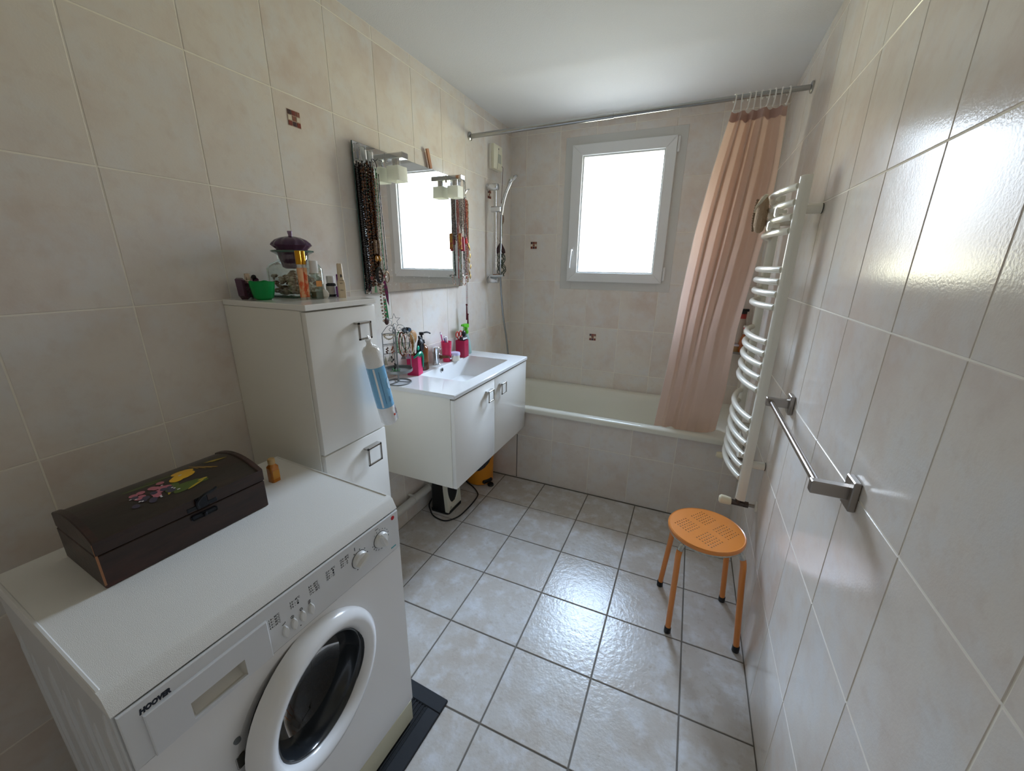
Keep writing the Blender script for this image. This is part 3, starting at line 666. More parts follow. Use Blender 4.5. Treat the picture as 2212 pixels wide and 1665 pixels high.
# ------------------------------------------------------------------ vanity unit and basin
VZ = .892; vx = .445; va, vb = 1.325, 2.203
vn = thing('vanity_unit', 'white wall hung vanity cabinet with two doors under the basin', 'vanity', (.22, 1.765, .412))
cz_b = MB(); y0_, y1_, zt_ = va+.006, vb-.004, VZ-.020
cz_b.box(.0015, .418, y0_, y0_+.018, .412, zt_, .001); cz_b.box(.0015, .418, y1_-.018, y1_, .412, zt_, .001)
cz_b.box(.0015, .418, y0_+.018, y1_-.018, .412, .430); cz_b.box(.0015, .012, y0_+.018, y1_-.018, .43, zt_)
cz_b.build('carcass', m_carc, vn)
for k, (a, c) in enumerate(((va+.006, 1.744), (1.747, vb-.004))):
    dd = MB().box(.4195, .439, a, c, .4125, VZ-.028, .002, 2).build('door', m_white, vn)
    square_handle(dd, .439, (1.668, 1.826)[k], .790, .031)
bs = thing('washbasin', 'white ceramic washbasin slab with sunken rectangular bowl', 'basin', (.22, 1.765, VZ-.02))
n = 5
rg = [rrect(.0015, vx, va, vb, .004, VZ-.019, n), rrect(.0015, vx+.001, va-.001, vb+.001, .005, VZ-.004, n), rrect(.003, vx-.002, va+.002, vb-.002, .005, VZ, n),
      rrect(.098, .378, 1.535, 2.06, .020, VZ, n), rrect(.102, .374, 1.540, 2.055, .018, VZ-.004, n), rrect(.105, .370, 1.549, 2.03, .02, VZ-.03, n), rrect(.110, .362, 1.575, 1.95, .03, VZ-.098, n), rrect(.14, .31, 1.66, 1.86, .04, VZ-.108, n)]
MB().loft(rg, cap0=False).build('basin_slab', m_cer, bs, sharp=30)
MB().lathe([(0, 0), (.012, 0), (.013, .002), (.008, .003), (0, .002)], n=20, mat=ax((0, 1, 0), (0, 0, 1), (1, 0, 0), (.1050, 1.742, .872))).build('overflow_ring', m_chrome, bs)
MB().lathe([(0, .0022), (.008, .0031)], n=16, mat=ax((0, 1, 0), (0, 0, 1), (1, 0, 0), (.1051, 1.742, .872))).build('overflow_hole', M('hole_black', '#111111', .9), bs)
MB().lathe([(0, .004), (.022, .004), (.024, 0)], c=(.225, 1.77, VZ-.1075), n=24).build('drain', m_chrome, bs)
t = thing('basin_mixer', 'chrome single lever basin mixer tap behind the bowl', 'faucet', (.052, 1.770, VZ))
MB().lathe([(0, 0), (.0235, 0), (.0235, .004), (.0205, .008), (.020, .062), (.0215, .066), (.0215, .070)], n=24).build('tap_body', m_chrome, t, local=True)
MB().lathe([(.0215, .071), (.0225, .074), (.0225, .100), (.019, .104), (0, .105)], n=24).box(.0, .030, -.009, .009, .088, .100, .003).build('lever', m_chrome, t, local=True)
b = MB()
b.loft([[(.012, -.014, .038), (.012, .014, .038), (.012, .014, .062), (.012, -.014, .062)], [(.06, -.013, .046), (.06, .013, .046), (.06, .013, .062), (.06, -.013, .062)], [(.108, -.012, .052), (.108, .012, .052), (.108, .012, .064), (.108, -.012, .064)]])
b.cyl((.098, 0, .044), (.098, 0, .056), .0095, 16); b.build('spout', m_chrome, t, local=True)
m_ov = M('overflow_black', '#101010', .6)

# ------------------------------------------------------------------ things on the basin slab
m_pink = M('raspberry_plastic', '#c21f57', .35); m_pinkd = M('raspberry_plastic_dark', '#a51a44', .35); m_coral = M('coral_plastic', '#e23a64', .3, trl=.25)
def square_cup(name, label, x, y, h, s, mat, rz):
    t = thing(name, label, 'cup', (x, y, VZ), rz)
    MB().loft([rrect(-s, s, -s, s, .003, 0, 3), rrect(-s, s, -s, s, .003, h, 3), rrect(-s+.002, s-.002, -s+.002, s-.002, .002, h, 3), rrect(-s+.002, s-.002, -s+.002, s-.002, .002, .003, 3)]).build('cup_shell', mat, t, local=True)
    return t
cL = square_cup('square_cup', 'raspberry pink square cup holding brushes beside the jewellery stand', .072, 1.543, .105, .031, m_pink, .25)
cR = square_cup('square_cup', 'dark pink square cup holding scissors and a hairbrush near the spray bottle', .075, 2.020, .105, .031, m_pinkd, .1)
for k in range(3): MB().box(.0308, .0316, -.012, -.0105, .045+.014*k, .047+.014*k).build('embossed_dot', m_pinkd, cL, local=True)
MB().tube([(.0312, .010*math.cos(2*PI*i/18), .075+.010*math.sin(2*PI*i/18)) for i in range(18)], .0009, 5, closed=True).build('embossed_ring', m_pink, cR, local=True)
# brushes, clip in the left cup
t = thing('wooden_brush', 'round wooden backed hairbrush standing tallest in the left pink cup', 'hairbrush', (.056, 1.551, VZ+.004))
MB().ball((-.008, .020, .186), .032, .28, 1, 1.18, 16, 10).build('brush_head', M('light_bamboo', '#b98a52', .5, mott=[(30, '#a06f3a', .45, .6, .7)], stretch=(1, 3, .4)), t, local=True)
MB().tube([(0, 0, 0), (-.002, .006, .08), (-.006, .016, .155)], [.006, .007, .009], 8).build('brush_handle', MATS['light_bamboo'], t, local=True)
t = thing('paddle_brush', 'black paddle hairbrush leaning forward in the left pink cup', 'hairbrush', (.080, 1.552, VZ+.004))
MB().loft([[(.012*math.cos(a)*s+x, .024*math.sin(a)*s*1.0+y, z) for a in [2*PI*i/16 for i in range(16)]] for x, y, z, s in ((0, 0, 0, .3), (0, .008, .08, .45), (.004, .018, .105, .85), (.006, .026, .135, 1.1), (.006, .030, .162, .95), (.004, .028, .176, .5))]).build('brush_body', m_black, t, local=True)
MB().tube([(.019, .026+.014*math.cos(2*PI*i/16), .138+.020*math.sin(2*PI*i/16)) for i in range(16)], .002, 5, closed=True).build('bristle_pad', M('grey_black', '#2c2e32', .6), t, local=True)
t = thing('hair_clip', 'black jaw clip stuck in the left pink cup beside the pump bottle', 'hair clip', (.062, 1.566, VZ+.004))
MB().loft([[(x+.007*math.cos(a)*s, y+.022*math.sin(a)*s, z) for a in [2*PI*i/10 for i in range(10)]] for x, y, z, s in ((0, 0, 0, .2), (.004, .006, .10, .4), (.010, .030, .130, .7), (.014, .040, .150, .85), (.012, .036, .172, .8), (.010, .024, .192, .35))]).build('clip_body', m_black, t, local=True)
for k in range(5): MB().tube([(.014, .024+.007*k, .168), (.026, .022+.008*k, .152)], .0016, 5).build('clip_tooth', m_black, t, local=True)
t = thing('claw_clip', 'teal green plastic claw clip hooked over the rim of the left pink cup', 'hair clip', (.098, 1.545, VZ+.045), .25)
cl_ = MB(); m_teal = M('teal_plastic', '#12a283', .3, trl=.15)
cl_.tube(smooth_path([(-.012, -.038, .052), (.004, -.03, .066), (.009, -.006, .074), (.010, .016, .070), (.011, .028, .052), (.010, .030, .02), (.009, .029, -.012)]), [.004, .004, .0045, .005, .0055, .006, .0065, .007, .007, .007, .007, .007, .007, .007, .007, .007, .007, .007, .006, .006, .006, .006, .006, .006, .0055, .0055, .005, .005, .005, .005, .0045, .0045, .004, .004, .0035, .003, .002], 6)
cl_.build('clip_back', m_teal, t, local=True)
for k in range(4): MB().tube([(.010, -.022+.011*k, .068), (.013, -.022+.011*k, .052)], [.003, .0012], 5).build('clip_tooth', m_teal, t, local=True)
MB().ball((.002, -.004, .098), .012, .4, 1.1, 1.1, 10, 6).build('clip_wing', m_teal, t, local=True)
# amber pump bottle
bottle_thing('soap_dispenser', 'brown glass soap bottle with black pump behind the tap', 'soap bottle', (.048, 1.645, VZ), [('bottle_body', [(0, 0), (.030, 0), (.033, .004), (.033, .105), (.031, .120), (.022, .134), (.013, .140), (.013, .148), (0, .148)], M('brown_glass', '#6f3d18', .1, coat=.6), 28), ('pump_collar', [(0, .146), (.0155, .146), (.0155, .164), (.006, .168), (.005, .19), (.0125, .192), (.0125, .206), (0, .208)], m_black, 18)])
tt = bpy.data.objects['soap_dispenser']
MB().tube(smooth_path([(.0, .005, .200), (.008, .03, .202), (.012, .048, .199), (.014, .060, .192)]), [.0045]*19, 8).build('pump_spout', m_black, tt, local=True)
MB().lathe([(.0333, .004), (.0335, .045), (.0333, .0455)], n=28).build('liquid_level', M('brown_glass_dark', '#4e2d1a', .15, coat=.5), tt, local=True)
# coral tumbler with toothbrushes
tm = thing('tumbler', 'coral pink graduated tumbler holding toothbrushes behind the tap', 'tumbler', (.062, 1.862, VZ))
MB().lathe([(0, 0), (.023, 0), (.024, .002), (.031, .118), (.0318, .120), (.0295, .119), (.0225, .004), (0, .003)], n=32).build('cup_shell', m_coral, tm, local=True)
for k in range(5): 
    z = .028+.017*k; r = .024+.007*z/.118+.0004; MB().box(r-.001, r+.0004, -.0035+(k % 2)*.001, .0025, z, z+.0012).build('scale_mark', M('coral_pale', '#f0a0ae', .4), tm, local=True)
for k, (nm, lb, p, colr) in enumerate((('toothbrush', 'pink and white toothbrush tallest in the coral tumbler', [(0, .0, .006), (-.010, -.018, .10), (-.014, -.030, .160), (-.012, -.040, .176)], '#d8599a'), ('toothbrush', 'violet handled toothbrush leaning beside the taller pink one', [(.004, .006, .006), (-.002, -.012, .10), (-.006, -.02, .14), (-.004, -.026, .150)], '#7a6fc0'))):
    t = thing(nm, lb, 'toothbrush', (.062+.004*k, 1.862+.004*k, VZ+.002))
    P = smooth_path(p); MB().tube(P, [.0038]*len(P), 6).build('handle', M('brush_'+str(k)+'_handle', colr, .3), t, local=True)
    e = Vector(p[-1]); q = Vector(p[-2]); MB().tube([q+(e-q)*.3, e], [.0052, .0045], 6).build('bristles', M('white_bristle', '#eeeef2', .6), t, local=True)
t = thing('toothpaste_tube', 'white toothpaste tube tip poking out of the coral tumbler', 'toothpaste', (.068, 1.868, VZ+.004))
MB().tube([(0, 0, 0), (-.001, -.004, .10), (-.002, -.010, .145)], [.010, .011, .010], 10, flat=.6).build('tube_body', M('toothpaste_white', '#f0eef4', .3), t, local=True)
t = thing('cream_jar', 'small cream jar with pale lilac lid beside the coral tumbler', 'jar', (.092, 1.905, VZ))
MB().lathe([(0, 0), (.027, 0), (.029, .003), (.030, .034), (0, .034)], n=28).build('jar_body', M('cream_jar', '#e6e2d4', .2, coat=.3), t, local=True)
MB().lathe([(.0, .034), (.0322, .034), (.0322, .046), (.030, .050), (0, .051)], n=28).build('lilac_lid', M('lilac_lid', '#cdcbea', .3), t, local=True)
# scissors, hairbrush in right cup
t = thing('scissors', 'red handled scissors standing in the right pink cup', 'scissors', (.060, 2.010, VZ+.004))
for k, (c, rz) in enumerate(((-.019, .2), (.021, -.2))):
    b = MB(); P = [(0, c+.0145*math.cos(2*PI*i/20), .137+.0175*math.sin(2*PI*i/20)) for i in range(20)]; b.tube(P, .0036, 7, closed=True)
    b.tube([(0, c*.8, .121), (0, c*.2, .095)], [.0045, .0035], 6); b.build('handle', M('red_plastic', '#c8342c', .3), t, local=True)
    MB().tube([(.0015*(1-2*k), c*.2, .096), (.0015*(1-2*k), -c*.3, .01)], [.004, .001], 6, flat=.4).build('blade', m_chrome, t, local=True)
t = thing('hairbrush', 'black oval hairbrush upright in the right pink cup', 'hairbrush', (.086, 2.026, VZ+.004))
MB().ball((0, 0, .140), .019, .55, 1, 1.1, 14, 8).build('brush_head', m_black, t, local=True)
MB().tube([(0, 0, 0), (0, 0, .12)], [.006, .008], 8).build('handle', m_black, t, local=True)
t = thing('comb_case', 'dark case with white stripe lying across the top of the right pink cup', 'case', (.084, 2.022, VZ+.098))
MB().box(-.012, .012, -.027, .028, .004, .027, .003).build('case_body', M('case_dark', '#2a2427', .35), t, local=True)
MB().box(.0118, .0126, -.024, .027, .012, .022, .0005).build('white_stripe', m_plast, t, local=True)
# spray bottle
t = thing('spray_bottle', 'clear spray bottle with lime green trigger at the back corner of the basin', 'spray bottle', (.050, 2.115, VZ))
MB().lathe([(0, 0), (.033, 0), (.034, .004), (.030, .05), (.020, .11), (.013, .125), (.013, .135)], n=28).build('bottle_body', M('aqua_clear_plastic', '#c6e4e0', .12, trl=.5), t, local=True)
b = MB().lathe([(.0, .130), (.0155, .130), (.0155, .150), (.012, .154), (.011, .178), (0, .178)], n=18)
b.loft([[(-.010, .022, .166), (.010, .022, .166), (.010, .022, .190), (-.010, .022, .190)], [(-.011, 0, .168), (.011, 0, .168), (.011, 0, .193), (-.011, 0, .193)], [(-.008, -.040, .180), (.008, -.040, .180), (.008, -.040, .193), (-.008, -.040, .193)]])
b.cyl((0, -.04, .187), (0, -.052, .187), .006, 12); b.build('spray_head', M('lime_plastic', '#6fd23a', .3, trl=.25), t, local=True)
MB().tube(smooth_path([(0, -.020, .178), (0, -.030, .165), (0, -.030, .148)]), [.004]*13, 6).build('trigger', M('lime_plastic_pale', '#a6dc8c', .35), t, local=True)

# ------------------------------------------------------------------ jewellery stand
js = thing('jewellery_stand', 'grey wire jewellery tree with star top at the near end of the basin', 'jewellery stand', (.094, 1.382, VZ))
def circ_(r, z, n=32): return [(r*math.cos(2*PI*i/n), r*math.sin(2*PI*i/n), z) for i in range(n)]
b = MB().tube(circ_(.060, .003), .0028, 6, closed=True)
for k in range(3): a = 2*PI*k/3+.4; b.tube([(0, 0, .006), (.06*math.cos(a), .06*math.sin(a), .003)], .0028, 6)
b.build('base_ring', m_zinc, js, local=True)
MB().cyl((0, 0, .004), (0, 0, .262), .0042, 10).build('pole', m_zinc, js, local=True)
MB().lathe([(0, .058), (.068, .058), (.070, .060), (.070, .072), (.0685, .072), (.0685, .061), (0, .061)], n=36).build('tray', m_zinc, js, local=True)
wings = (math.radians(-118), math.radians(-2+40), math.radians(140))
for a in wings:
    d_ = Vector((math.cos(a), math.sin(a), 0)); b = MB()
    p = lambda s, z: (d_.x*s, d_.y*s, z)
    b.tube([p(.064, .075), p(.064, .250)], .0022, 6)
    for z in (.085, .150, .195, .245): b.tube([p(.003, z), p(.064, z)], .0018, 5)
    b.tube(smooth_path([p(.064, .247), p(.052, .262), p(.034, .280), p(.016, .282), p(.008, .268), p(.012, .256), p(.024, .256), p(.028, .264), p(.022, .270), p(.017, .266)]), .0014, 5)
    b.build('wing_frame', m_zinc, js, local=True)
    h = MB()
    for z in (.245, .195):
        for k in range(8): s_ = .010+.0068*k; h.tube([p(s_, z-.001), p(s_+.001, z-.007), p(s_+.0035, z-.009), p(s_+.006, z-.007), p(s_+.0068, z-.001)], .0008, 4)
    h.build('hanging_loops', m_zinc, js, local=True)
star = []
for i in range(10):
    a = PI/2+2*PI*i/10; r = .032 if i % 2 == 0 else .014; star.append((r*math.cos(a)*.35, r*math.cos(a)*.93, .303+r*math.sin(a)))
MB().tube(star, .0014, 5, closed=True).build('star', m_zinc, js, local=True)
# jewellery on it
def beads(path, r, cols, name, mats, parent=None, label=None, cat=None, group=None, every=None, n=6, gap=1.9, jit=.15):
    P = [Vector(p) for p in path]; acc = 0; pos = []; last = P[0]
    step = r*gap
    for i in range(1, len(P)):
        seg = P[i]-P[i-1]; Ls = seg.length
        while acc <= Ls and Ls > 0: pos.append(P[i-1]+seg*(acc/Ls)); acc += step
        acc -= Ls
    b = MB()
    for c in pos: b.ball(c, r*(1+random.uniform(-jit, jit)), u=n, v=4)
    return b
def mixm(nm, c1, c2, c3, rough=.2, sc=120, metal=0): return M(nm, c1, rough, metal=metal, coat=.4, mott=[(sc, c2, .48, .54, 1), (sc*1.7, c3, .55, .6, 1)])
m_brz = mixm('beads_bronze', '#1b100b', '#6a3e1c', '#0e0908', .12)
m_drk = mixm('beads_dark', '#181312', '#352a26', '#0b0a0a', .15)
m_cop = mixm('beads_copper', '#2a1710', '#7c4824', '#120a08', .12, 100)
m_crm = mixm('beads_cream', '#b9a796', '#e2d6c6', '#7a6152', .25)
m_grn = mixm('beads_green', '#3f8a55', '#9cc9a2', '#2a5a3a', .2)
m_pkb = mixm('beads_pink', '#c99a88', '#ead6c6', '#8a5a48', .25)
m_red = mixm('beads_red', '#a8362a', '#d8684a', '#6a201a', .3)
m_gld = M('gold_leaf_metal', '#9c8452', .35, metal=.8)
m_gry = mixm('beads_grey', '#6a5a55', '#a8988e', '#3a302e', .3)
m_slv = M('silver', '#b8b6b0', .25, metal=1)
m_mar = M('maroon_thread', '#5e1420', .7)
w2 = Vector((math.cos(wings[1]), math.sin(wings[1]), 0))
def loop(cx, cy, ztop, w, h, ang=0, n=28):
    return [(cx+w/2*math.sin(2*PI*i/n)*math.cos(ang), cy+w/2*math.sin(2*PI*i/n)*math.sin(ang), ztop-h/2+h/2*math.cos(2*PI*i/n)) for i in range(n)]
jx, jy = .094, 1.382
def jw(name, label, cat, pts, r, mat, group, **k):
    b = beads(pts+[pts[0]], r, None, name, None, **k); o = b.build(name, mat, cat=cat, label=label, group=group); return o
o2 = lambda s, off=0: (jx+w2.x*s+off, jy+w2.y*s-off*.6)
jw('bead_bracelet', 'green chip bead strand hanging nearest the jewellery stand pole', 'necklace', loop(*o2(.014, .004), VZ+.250, .02, .105, 1.0), .0036, m_grn, 'bracelets on the jewellery stand')
jw('bead_bracelet', 'brown cord bracelet hanging mid wing on the jewellery stand', 'bracelet', loop(*o2(.026, .007), VZ+.248, .030, .115, .8), .0034, M('brown_cord', '#6a3418', .6), 'bracelets on the jewellery stand', gap=1.0)
jw('bead_bracelet', 'pink and cream pearl bracelet in front of the brown cord on the stand', 'bracelet', loop(*o2(.040, .012), VZ+.240, .045, .095, .75), .0034, m_pkb, 'bracelets on the jewellery stand')
jw('bead_bracelet', 'dark green bead bracelet behind the pink pearls on the stand', 'bracelet', loop(*o2(.044, .006), VZ+.247, .034, .085, .8), .0034, mixm('beads_dkgreen', '#274a36', '#5a7a5a', '#121a14'), 'bracelets on the jewellery stand')
jw('bead_bracelet', 'white shell bracelet on the outer end of the jewellery stand wing', 'bracelet', loop(*o2(.062, .009), VZ+.243, .040, .100, .9), .0040, mixm('beads_white', '#d9d4c2', '#efece0', '#a8a08c'), 'bracelets on the jewellery stand')
w0 = Vector((math.cos(wings[0]), math.sin(wings[0]), 0)); w3 = Vector((math.cos(wings[2]), math.sin(wings[2]), 0))
jw('chain_bracelet', 'cream bead chain draped along the top rail of the left wing', 'bracelet', smooth_path([(jx+w0.x*s+.004, jy+w0.y*s, VZ+z) for s, z in ((.06, .240), (.05, .225), (.036, .218), (.02, .222), (.006, .236))], 6), .0042, mixm('beads_champagne', '#a89a80', '#d6cdb8', '#6a5e4a'), 'bracelets on the jewellery stand')
ER = [('pair of brown drop earrings', w0, .045, .195, '#5a3a2c', 0), ('silver fan earring', w0, .035, .150, '#9a968e', 1), ('black and silver cluster earring', w0, .022, .150, '#3a3836', 0), ('long beige tassel earring', w0, .056, .150, '#a8a08c', 2), ('grey triangle earring', w2, .030, .085+.07, '#6a6660', 1), ('lilac triangle earring', w2, .052, .085+.07, '#9a8a98', 1), ('black cluster earring', w0, .012, .115, '#2c2a28', 0), ('rust bead earring', w0, .018, .195, '#8a4a30', 0)]
for nm, wv, s_, z_, c, ty_ in ER:
    x, y = jx+wv.x*s_, jy+wv.y*s_; b = MB(); zz = VZ+z_-.004
    b.tube([(x, y, zz+.003), (x+.001, y, zz-.010)], .0006, 4)
    if ty_ == 0:
        for k in range(5): b.ball((x+random.uniform(-.005, .005), y+random.uniform(-.005, .005), zz-.014-k*.006), .0045, u=6, v=4)
    elif ty_ == 1: b.prism([(0, 0), (.013, -.026), (-.013, -.026)], .002, mat=ax((.7, .7, 0), (0, 0, 1), (.7, -.7, 0), (x, y, zz-.008)), bev=.0004)
    else:
        for k in range(5): b.tube([(x, y, zz-.008), (x+.004*(k-2), y, zz-.05)], [.001, .0022], 4)
    b.build('earring', M('earring_'+nm.replace(' ', '_'), c, .35, metal=.4), cat='earring', label=nm+' hanging on the wire jewellery stand', group='earrings on the jewellery stand')
b = MB()
for k in range(26): a = random.uniform(0, 6.3); r = random.uniform(.0, .03); b.ball((jx-.01+r*math.cos(a), jy-.01+r*math.sin(a), VZ+.0645), .0035, u=6, v=4)
b.build('bead_heap', m_grn, cat='beads', label='small heap of green beads lying on the jewellery stand tray', kind='stuff')
cc = MB()
cc.tube([(jx+w2.x*.052+.016*math.cos(a), jy+w2.y*.052+.016*math.sin(a), VZ+.258) for a in [.4+5.2*i/14 for i in range(15)]], .0075, 8, flat=1.3)
cc.build('watch_cuff', M('dark_chrome', '#5a6068', .15, metal=1), cat='bracelet', label='dark chrome cuff on top of the rear wing of the stand') 

# ------------------------------------------------------------------ mirror, lamps
mx0, mx1 = 1.296, 2.140; mz0, mz1 = 1.318, 1.925
mi = thing('mirror', 'frameless rectangular wall mirror hung with necklaces above the basin', 'mirror', (.010, 1.72, mz0))
MB().box(.0130, .0178, mx0, mx1, mz0, mz1).build('glass_back', m_medge, mi)
MB().box(.0179, .0186, mx0+.0008, mx1-.0008, mz0+.0008, mz1-.0008).build('silvered_face', m_mirror, mi)
MB().box(.0015, .0130, mx0+.06, mx1-.06, mz0+.06, mz1-.05).build('back_board', m_black, mi)
sp = MB()
random.seed(9)
for k in range(46):
    y = random.uniform(1.45, 2.02); z = 1.335+abs(random.gauss(0, .05)); r = random.uniform(.0006, .0018)
    sp.add([(.01872, y+r*math.cos(2*PI*i/6), z+r*math.sin(2*PI*i/6)) for i in range(6)], [tuple(range(6))])
sp.build('toothpaste_specks', M('speck_white', '#f2f2f0', .6), mi, fixn=False, kind='stuff')
for k, (y, lb) in enumerate(((1.507, 'chrome mirror lamp with frosted cube shade above the near end of the mirror'), (2.002, 'chrome mirror lamp with frosted cube shade above the far end of the mirror'))):
    t = thing('mirror_lamp', lb, 'lamp', (.019, y, mz1-.03), 0, 'lamps clipped on the mirror')
    MB().box(.0187-.019, .006, -.02, .02, -.012, .026, .002).box(.004, .098, -.021, .021, .000, .024, .003).build('arm', m_chrome, t, local=True)
    MB().cyl((.047, 0, .002), (.047, 0, -.030), .017, 20).build('socket', m_chrome, t, local=True)
    MB().loft([rrect(.014, .080, -.033, .033, .005, -.030), rrect(.013, .081, -.034, .034, .005, -.090), rrect(.018, .076, -.029, .029, .004, -.090), rrect(.019, .075, -.028, .028, .004, -.036)], cap1=False).build('shade', m_frost, t, local=True)
MB().box(-.004, .004, -.012, .012, 0, .092, .002).build('wooden_stick', M('plain_wood', '#b07a52', .6, mott=[(40, '#9a6340', .45, .6, .6)], stretch=(1, 1, .2)), cat='stick', label='flat wooden stick standing on the mirror top between the lamps', loc=(0, 0, 0))
ws = bpy.data.objects['wooden_stick']; ws.location = (.0135, 1.850, mz1+.003); ws.rotation_euler = (math.radians(17), 0, 0)

# adhesive hooks with tags on the near end of the mirror top
for k, (y, z, tg) in enumerate(((1.318, 1.905, 0), (1.350, 1.900, 1), (1.388, 1.893, 1))):
    lb = ('chrome hook at the near corner of the mirror holding dark necklaces', 'second hook along with white tag on the mirror top', 'third clear hook beside the lamp holding green necklaces')[k]
    t = thing('adhesive_hook', lb, 'hook', (.019, y, z), 0, 'hooks along the mirror top')
    MB().box(-.0003, .004, -.010, .010, -.045, .012, .002).build('hook_plate', m_chrome if k == 0 else M('clear_hook', '#cfd4d2', .15), t, local=True)
    MB().tube(smooth_path([(.002, 0, .012), (.010, 0, .014), (.018, 0, .004), (.022, 0, -.05), (.030, 0, -.062), (.036, 0, -.052)]), [.0022]*31, 6).build('hook_arm', m_chrome, t, local=True)
TG = M('paper_tag', '#e4e4ec', .6)
for k, (y, z, x, rx) in enumerate(((1.338, 1.878, .048, .1), (1.346, 1.835, .056, .35), (1.374, 1.815, .052, -.1), (1.378, 1.880, .046, -.05))):
    b = MB().box(0, .0006, -.010, .010, -.016, .018, .0001)
    o = b.build('paper_tag', TG, cat='price tag', label=('upper white price tag beside the near mirror hook', 'tilted white price tag above the bronze necklaces', 'lowest white price tag among the necklace tops', 'white price tag next to the near lamp mount')[k], group='price tags on the necklaces', loc=(0, 0, 0))
    o.location = (x, y, z); o.rotation_euler = (rx, 0, .5)

# ------------------------------------------------------------------ necklaces on the near end of the mirror
def strand(y0, w, zt, zb, x0=.040, yb=None, wb=None, xb=None, sag=0):
    yb = y0 if yb is None else yb; wb = w if wb is None else wb; xb = x0 if xb is None else xb; P = []
    n = 22
    for i in range(n+1): t_ = i/n; P.append((x0+(xb-x0)*t_, y0-w/2+((yb-wb/2)-(y0-w/2))*t_+.002*math.sin(5*t_+y0*90), zt-(zt-zb)*t_))
    for i in range(1, 7): a = PI*i/7; P.append((xb, yb-wb/2*math.cos(a), zb-wb/2*math.sin(a)))
    for i in range(n, -1, -1): t_ = i/n; P.append((x0+(xb-x0)*t_+.003, y0+w/2+((yb+wb/2)-(y0+w/2))*t_+.002*math.sin(5*t_+y0*70), zt-(zt-zb)*t_))
    return P
NK = 'necklaces hanging on the near mirror end'
def neck(label, path, r, mat, group=NK, pend=None, **k):
    b = beads(path, r, None, None, None, **k); lo = min(p[2] for p in path)
    if pend is None: return b.build('necklace', mat, cat='necklace', label=label, group=group)
    cx = sum(p[0] for p in path)/len(path); cy = [p for p in path if p[2] == lo][0][1]; xx = [p for p in path if p[2] == lo][0][0]
    t = thing('necklace', label, 'necklace', (xx, cy, lo), 0, group); b.build('bead_strand', mat, t); pend(t, xx, cy, lo); return t
neck('outermost dark brown necklace with silver beads along the mirror edge', strand(1.300, .008, 1.845, 1.335, .034, 1.302), .0046, m_drk, pend=lambda t, x, y, z: MB().ball((x, y, z-.008), .008, u=10, v=6).build('pendant', m_slv, t))
# rust suede strap
t = thing('suede_strap', 'rust red suede strap necklace with leaf ends hanging among the dark beads', 'necklace', (.046, 1.312, 1.34), 0, NK)
MB().tube(smooth_path([(.044, 1.304, 1.74), (.047, 1.309, 1.62), (.047, 1.315, 1.50), (.049, 1.316, 1.40), (.048, 1.322, 1.36)]), .0052, 6, flat=.35).build('strap', M('rust_suede', '#7a3a32', .8), t)
MB().prism([(0, 0), (.012, .012), (.028, .006), (.016, -.008)], .0015, mat=ax((.2, -.98, 0), (0, 0, 1), (.98, .2, 0), (.052, 1.315, 1.385))).build('leaf_end', MATS['rust_suede'], t)
MB().prism([(0, 0), (.012, .010), (.024, .0), (.012, -.010)], .0015, mat=ax((.2, .98, 0), (0, 0, 1), (.98, -.2, 0), (.056, 1.362, 1.395))).build('leaf_end', MATS['rust_suede'], t)
neck('dark bead necklace tucked behind the outermost strand on the mirror edge', strand(1.308, .014, 1.838, 1.345, .029, 1.310), .0052, m_drk)
neck('short black bead necklace under the upper price tag', strand(1.345, .014, 1.842, 1.52, .034, 1.348), .0050, m_drk)
neck('black small bead necklace left of the bronze strands', strand(1.322, .010, 1.850, 1.42, .044, 1.330), .0043, m_drk)
neck('necklace of large bronze and amber glass beads near the mirror edge', strand(1.308, .010, 1.835, 1.36, .050, 1.315), .0070, m_brz, n=8)
neck('longer bronze bead necklace beneath the tilted price tag', strand(1.338, .012, 1.845, 1.40, .052, 1.345), .0068, m_brz, n=8)
def pend_wood(t, x, y, z):
    for s in (-1, 1):
        MB().tube([(x+.006, y+s*.010, z+.11), (x+.006, y+s*.010, z+.055)], .0075, 10).build('carved_bead', M('carved_wood', '#5a4330', .6, mott=[(150, '#8a7052', .5, .56, 1)]), t)
        MB().ball((x+.008, y+s*.010, z+.034), .0095, .6, 1, 1.4, 12, 8).build('amber_stone', M('amber_stone', '#9a6a1e', .2, coat=.4), t)
    MB().tube([(x+.009, y+.018*math.cos(2*PI*i/22), z-.035+.030*math.sin(2*PI*i/22)) for i in range(22)], .0075, 8, closed=True, flat=.5).build('dark_ring', M('dark_horn', '#1c1817', .2), t)
neck('brown necklace with carved wooden cylinders, amber ovals and a dark horn ring', strand(1.334, .018, 1.850, 1.445, .060, 1.340), .0048, m_brz, pend=pend_wood)
neck('copper and black bead necklace beside the carved wooden one', strand(1.356, .012, 1.838, 1.36, .050, 1.350), .0062, m_cop, n=8)
neck('second copper bead necklace with red thread beside the green strands', strand(1.366, .008, 1.838, 1.41, .045, 1.362), .0040, m_cop)
neck('slim cream and brown bead necklace between copper and green', strand(1.372, .012, 1.80, 1.385, .050, 1.378), .0035, m_crm)
neck('pale green double bead necklace near the third hook', strand(1.380, .010, 1.838, 1.43, .044, 1.386), .0035, m_grn)
